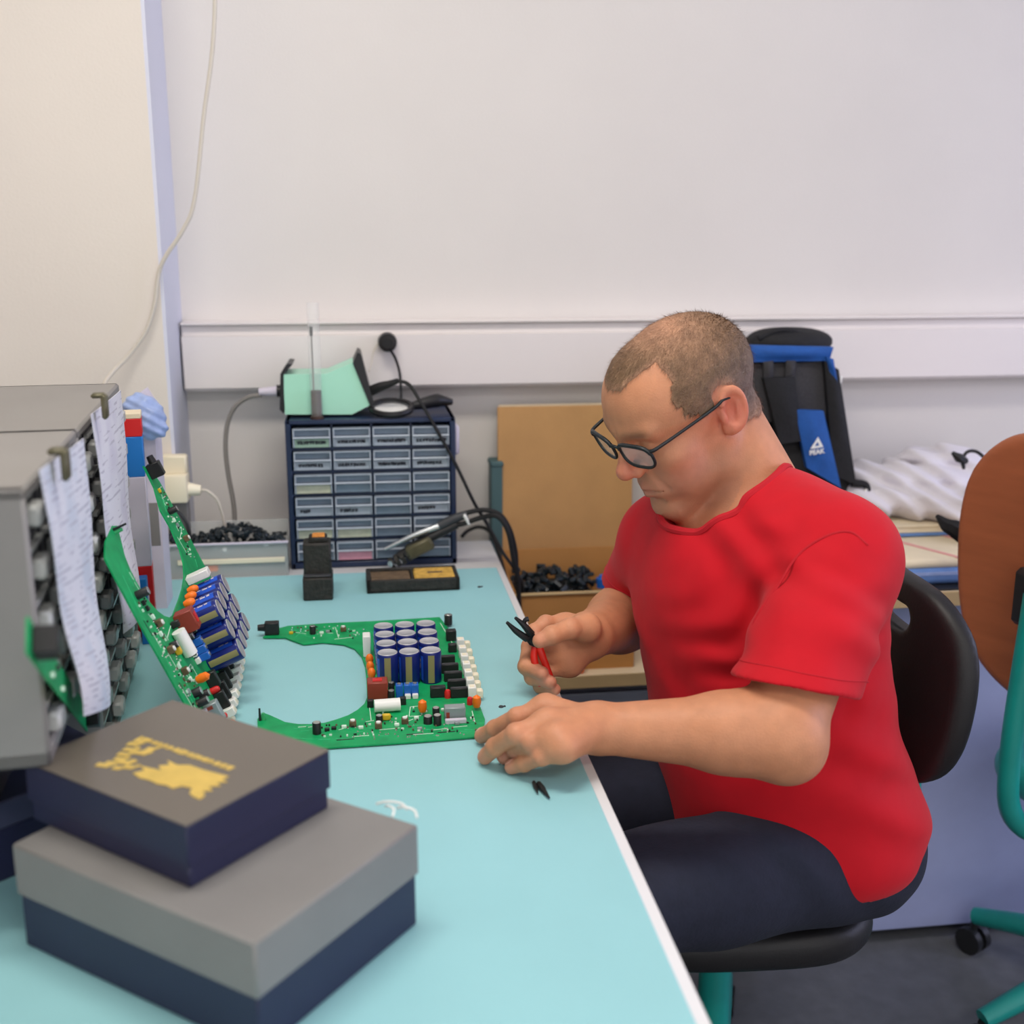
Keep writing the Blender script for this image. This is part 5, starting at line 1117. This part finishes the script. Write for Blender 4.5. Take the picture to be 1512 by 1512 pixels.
# ---- T-shirt
sho = (LS-RS)/np.linalg.norm(LS-RS); fwd = np.array([-0.80, -0.60, 0.0])
side_ = np.array([0.60, -0.80, 0.0]); spine_top = CH+np.array([0.02, 0.01, 0.0])
TB = np.stack([side_, fwd, (0, 0, 1)], 1)                            # torso frame: x his left, y front, z up
BEL = np.array([0.545, 1.375, 0.66]); CHS = np.array([0.515, 1.40, 0.86])
def slv(S_, E_, t0, t1, r0, r1, P): a = S_+(E_-S_)*t0; b = S_+(E_-S_)*t1; return rc(P, a, b, r0, r1)
def cutp(P, S_, E_, t1):       # plane across the arm: positive beyond the hem
    a = (E_-S_)/np.linalg.norm(E_-S_); a = a*0.4+np.array([0, 0, -0.6]); a /= np.linalg.norm(a); return (P-(S_+(E_-S_)*t1).astype(np.float32)) @ a.astype(np.float32)
LHEM, RHEM = 0.74, 0.62
def folds(P, c, r, dirv, freq, amp, ph=0.0):
    w_ = np.exp(-((P-np.asarray(c, np.float32))**2).sum(1)/(r*r)); x = P @ np.asarray(dirv, np.float32)
    return amp*w_*np.sin(freq*x+ph+2.2*np.sin(freq*0.23*(P[:, 2]+P[:, 0])))
NKA = (NT-NB)/np.linalg.norm(NT-NB); NKA = NKA+fwd*0.60; NKA /= np.linalg.norm(NKA); NKC = NB+fwd*0.010-NKA*0.004+np.array([0, 0, -0.012])
def tshirt(P):
    d = ell(P, CHS, (0.180, 0.128, 0.190), TB); d = smin(d, ell(P, BEL, (0.170, 0.140, 0.150), TB), 0.10)
    d = smin(d, ell(P, BEL+np.array([0.02, 0.0, -0.10]), (0.175, 0.145, 0.10), TB), 0.05)
    d = smin(d, ell(P, PEL+np.array([-0.004, 0.0, 0.03]), (0.176, 0.140, 0.115), TB), 0.04)
    d = smin(d, rc(P, LS+np.array([-0.03, 0.03, 0.010]), NB+np.array([0.01, 0, -0.012]), 0.058, 0.050), 0.05); d = smin(d, rc(P, RS+np.array([0.02, -0.03, 0.005]), NB+np.array([0, 0, -0.012]), 0.055, 0.050), 0.05)
    d = smin(d, rc(P, LS, RS, 0.068, 0.064), 0.05)
    sl = smin(slv(LS, LE, 0.0, 0.5, 0.069, 0.070, P), slv(LS, LE, 0.5, 1.0, 0.070, 0.072, P), 0.02); sl = smax(sl, cutp(P, LS, LE, LHEM), 0.004); sl = smax(sl, -smax(slv(LS, LE, LHEM-0.12, 1.2, 0.056, 0.068, P), -cutp(P, LS, LE, LHEM-0.10), 0.01), 0.004)
    d = smin(d, sl, 0.022)
    sr = slv(RS, RE_, 0.0, 1.0, 0.066, 0.066, P); sr = smax(sr, cutp(P, RS, RE_, RHEM), 0.004); sr = smax(sr, -smax(slv(RS, RE_, RHEM-0.12, 1.2, 0.054, 0.060, P), -cutp(P, RS, RE_, RHEM-0.10), 0.01), 0.004)
    d = smin(d, sr, 0.022)
    # creases: armpit, belly rolls, sleeve, chest drag lines
    d = d+folds(P, LS+np.array([-0.07, 0.0, -0.09]), 0.10, (0.55, -0.3, -0.78), 120, 0.0055)+folds(P, BEL+np.array([0.05, -0.08, -0.03]), 0.15, (0.25, 0.1, 0.96), 62, 0.0045, 1.0)+folds(P, LE+(LS-LE)*0.42, 0.09, (0.4, 0.2, 0.9), 110, 0.0034, 0.6)
    d = d+folds(P, CHS+np.array([-0.06, -0.06, 0.06]), 0.13, (-0.62, 0.2, -0.55), 85, 0.0042, 0.3)+folds(P, RS+np.array([-0.03, -0.03, -0.07]), 0.07, (0.8, 0.3, -0.3), 130, 0.0045)
    # neck opening
    ax_ = (NT-NB)/np.linalg.norm(NT-NB); nk = rc(P, NKC, NKC+NKA*0.22, 0.074, 0.092); d = smax(d, -nk, 0.006)
    d = np.maximum(d, np.float32(0.525)-P[:, 2])
    return d
lo = np.array([LW[0]+0.08, 1.10, 0.50]); hi = np.array([0.82, 1.84, 1.10])
o = sdf_obj('tshirt', tshirt, lo, hi, 0.004, 'tshirt_red', R); o.location = tuple(-po); ts = o
# collar rib, hem stitching and shoulder seam laid on the shirt surface
def project(p, it=12):
    p = np.array(p, np.float32)[None]
    for _ in range(it):
        d0 = tshirt(p); G = np.stack([tshirt(p+np.eye(3, dtype=np.float32)[k]*0.001)-d0 for k in range(3)], 1)/0.001; p = p-np.clip(d0, -0.02, 0.02)[:, None]*G/np.maximum((G*G).sum(1), 0.2)[:, None]
    return p[0].astype(float)
ax_ = NKA; u_ = np.cross(ax_, (0, 0, 1)); u_ /= np.linalg.norm(u_); v_ = np.cross(ax_, u_)
ring = []
for k in range(40):
    t_ = 2*PI*k/40; dv = u_*math.cos(t_)+v_*math.sin(t_); best = None
    c0_ = NKC
    ts_ = np.linspace(-0.12, 0.14, 105); pp_ = np.stack([c0_+ax_*s+dv*(0.0770+0.082*max(s, 0)) for s in ts_]).astype(np.float32); dd_ = tshirt(pp_); j = np.where(dd_ < 0)[0]
    ring.append(pp_[j[-1]].astype(float) if len(j) else None)
ring = [p for p in ring if p is not None]
if len(ring) > 10: MB().tube(ring+[ring[0]], 0.0055, 8, 3).build('collar', 'tshirt_seam', ts)
for (S_, E_, hem, r_) in ((LS, LE, LHEM, 0.073), (RS, RE_, RHEM, 0.0668)):
    a = (E_-S_)/np.linalg.norm(E_-S_); u1 = np.cross(a, (0, 0, 1)); u1 /= np.linalg.norm(u1); v1 = np.cross(a, u1)
    for off_ in (0.020,):
        a2 = a*0.4+np.array([0, 0, -0.6]); a2 /= np.linalg.norm(a2); u1 = np.cross(a2, (0, 1, 0)); u1 /= np.linalg.norm(u1); v1 = np.cross(a2, u1)
        pts = [project(S_+(E_-S_)*hem-a2*off_+(u1*math.cos(2*PI*k/28)+v1*math.sin(2*PI*k/28))*r_) for k in range(28)]; MB().tube(pts+[pts[0]], 0.0009, 5, 2).build('hem_stitching', 'tshirt_seam', ts)
pts = [project(W(px, py, 1.33)) for px, py in ((1112, 985), (1122, 920), (1140, 860), (1172, 812), (1215, 788), (1255, 784), (1280, 806))]
MB().tube(pts, 0.0016, 6, 5).build('sleeve_seam', 'tshirt_seam', ts)
# ---- trousers and shoes
HL = PEL+side_*0.085+np.array([0, 0, -0.015]); HRt = PEL-side_*0.085+np.array([0, 0, -0.015])
KL = np.array([0.165, 1.13, 0.60]); KR = np.array([0.18, 1.43, 0.59]); AL = np.array([0.25, 1.10, 0.11]); AR = np.array([0.24, 1.46, 0.11])
def trousers(P):
    d = ell(P, PEL+np.array([0, 0, 0.0]), (0.165, 0.13, 0.105), TB)
    for h_, k_, a_ in ((HL, KL, AL), (HRt, KR, AR)):
        g_ = rc(P, h_, k_, 0.088, 0.072); g_ = smin(g_, rc(P, k_, a_, 0.068, 0.052), 0.03); d = smin(d, g_, 0.035)
    d = d+folds(P, (HL+KL)/2, 0.2, (0.8, 0.3, 0.5), 70, 0.004)+folds(P, KL, 0.1, (0.5, 0.3, 0.8), 90, 0.003)
    d = smax(d, P[:, 2]-np.float32(0.635+0.0)-0.0*P[:, 0], 0.02)
    return np.maximum(d, np.float32(0.085)-P[:, 2])
o = sdf_obj('trousers', trousers, np.array([0.06, 0.98, 0.06]), np.array([0.80, 1.62, 0.70]), 0.006, 'trousers', R); o.location = tuple(-po)
for a_ in (AL, AR):
    def f_shoe(P, a_=a_):
        d = rc(P, a_+np.array([0.02, 0, -0.065]), a_+np.array([-0.15, -0.01, -0.07]), 0.042, 0.036); d = smin(d, rc(P, a_+np.array([0, 0, 0.0]), a_+np.array([0.0, 0, -0.06]), 0.040, 0.042), 0.03)
        return np.maximum(d, np.float32(0.002)-P[:, 2])
    o = sdf_obj('shoe', f_shoe, a_+np.array([-0.22, -0.08, -0.12]), a_+np.array([0.10, 0.08, 0.06]), 0.006, 'shoe', R); o.location = tuple(-po)
# ---- eyeglasses (head coordinates)
Gl = bpy.data.objects.new('eyeglasses', None); link(Gl, R); Gl.location = tuple(-po)
gp = lambda x, y, z: toW(x, y, z)
for sgn in (-1, 1):
    rim = []
    for k in range(33):
        t_ = 2*PI*k/32; cx_, cz_ = math.cos(t_), math.sin(t_); ex = 0.0275*np.sign(cx_)*abs(cx_)**0.62; ez = (0.0150 if cz_ > 0 else 0.0195)*np.sign(cz_)*abs(cz_)**0.72
        xx = 0.036+ex; rim.append(gp(sgn*xx, 0.1085-0.0085*(xx/0.06)**2+0.10*ez, 0.003+ez))
    MB().tube(rim, 0.0021, 8, 1).build('rim', 'glasses_black', Gl)
    brow = [rim[k] for k in range(1, 16)]; MB().tube([p+hf*0.0008 for p in brow], 0.0027, 8, 1).build('brow_bar', 'glasses_black', Gl)
    lens = MB(); cpt = sum(rim[:-1])/32; n_ = 32; lens.add([cpt+hf*0.001]+rim[:-1]+[cpt-hf*0.001]+[p-hf*0.0008 for p in rim[:-1]], [(0, 1+k, 1+(k+1) % n_) for k in range(n_)]+[(n_+1, n_+2+(k+1) % n_, n_+2+k) for k in range(n_)]); lens.build('lens', 'glass_lens', Gl)
    MB().tube([gp(sgn*0.0635, 0.0995, 0.011), gp(sgn*0.069, 0.092, 0.012), gp(sgn*0.0745, 0.050, 0.0135), gp(sgn*0.0785, 0.004, 0.015), gp(sgn*0.080, -0.014, 0.0175), gp(sgn*0.077, -0.040, 0.006)], [0.0028, 0.0024, 0.0021, 0.0021, 0.002, 0.0018], 8).build('temple', 'glasses_black', Gl)
MB().tube([gp(-0.009, 0.1085, 0.009), gp(0, 0.1115, 0.012), gp(0.009, 0.1085, 0.009)], 0.002, 8).build('bridge', 'glasses_black', Gl)

# ---- pliers in the right hand
pj = W(786, 944, 1.485); tip = W(753, 914, 1.470); hd = W(806, 1006, 1.488)
R2 = empty('pliers', pj, label='small black-jawed pliers with red handles held in the right hand', cat='pliers')
d_ = (tip-pj)/np.linalg.norm(tip-pj); sdv = np.cross(d_, FW); sdv /= np.linalg.norm(sdv); thk = np.cross(d_, sdv)
q = lambda p: p-pj
for s_ in (-1, 1):
    base = pj+d_*0.006+sdv*0.004*s_; end = tip+sdv*0.0058*s_-d_*(0.004 if s_ < 0 else 0)
    MB().tube([q(base), q((base+end)/2+sdv*0.0012*s_), q(end)], [0.0052, 0.0042, 0.0020], 8).build('jaw', 'pliers_black', R2)
MB().cyl(q(pj-thk*0.0045), q(pj+thk*0.0045), 0.0075, n=16).build('pivot', 'pliers_black', R2)
MB().tube([q(pj+d_*0.022-sdv*0.004), q(pj+d_*0.026-sdv*0.012), q(pj+d_*0.024-sdv*0.016)], [0.003, 0.003, 0.0035], 8).build('spring_stud', 'pliers_black', R2)
MB().tube([q(pj+d_*0.004), q(pj-d_*0.012)], [0.0075, 0.0068], 10).build('shank', 'pliers_black', R2)
for s_ in (-1, 1):
    MB().tube([q(pj-d_*0.008+sdv*0.003*s_), q(pj*0.6+hd*0.4+sdv*0.0065*s_), q(hd+sdv*0.008*s_)], [0.0042, 0.0050, 0.0046], 10).build('handle_grip', 'pliers_red', R2)
a = H(716, 1100, .757); b = H(748, 1074, .772)
o = MB().tube([a, (a+b)/2+np.array([0, 0, 0.003]), b], 0.0011, 6).build('white_wire', 'white_plastic', origin=a); tag(o, 'short white wire pinched under the left hand fingers', 'wire')
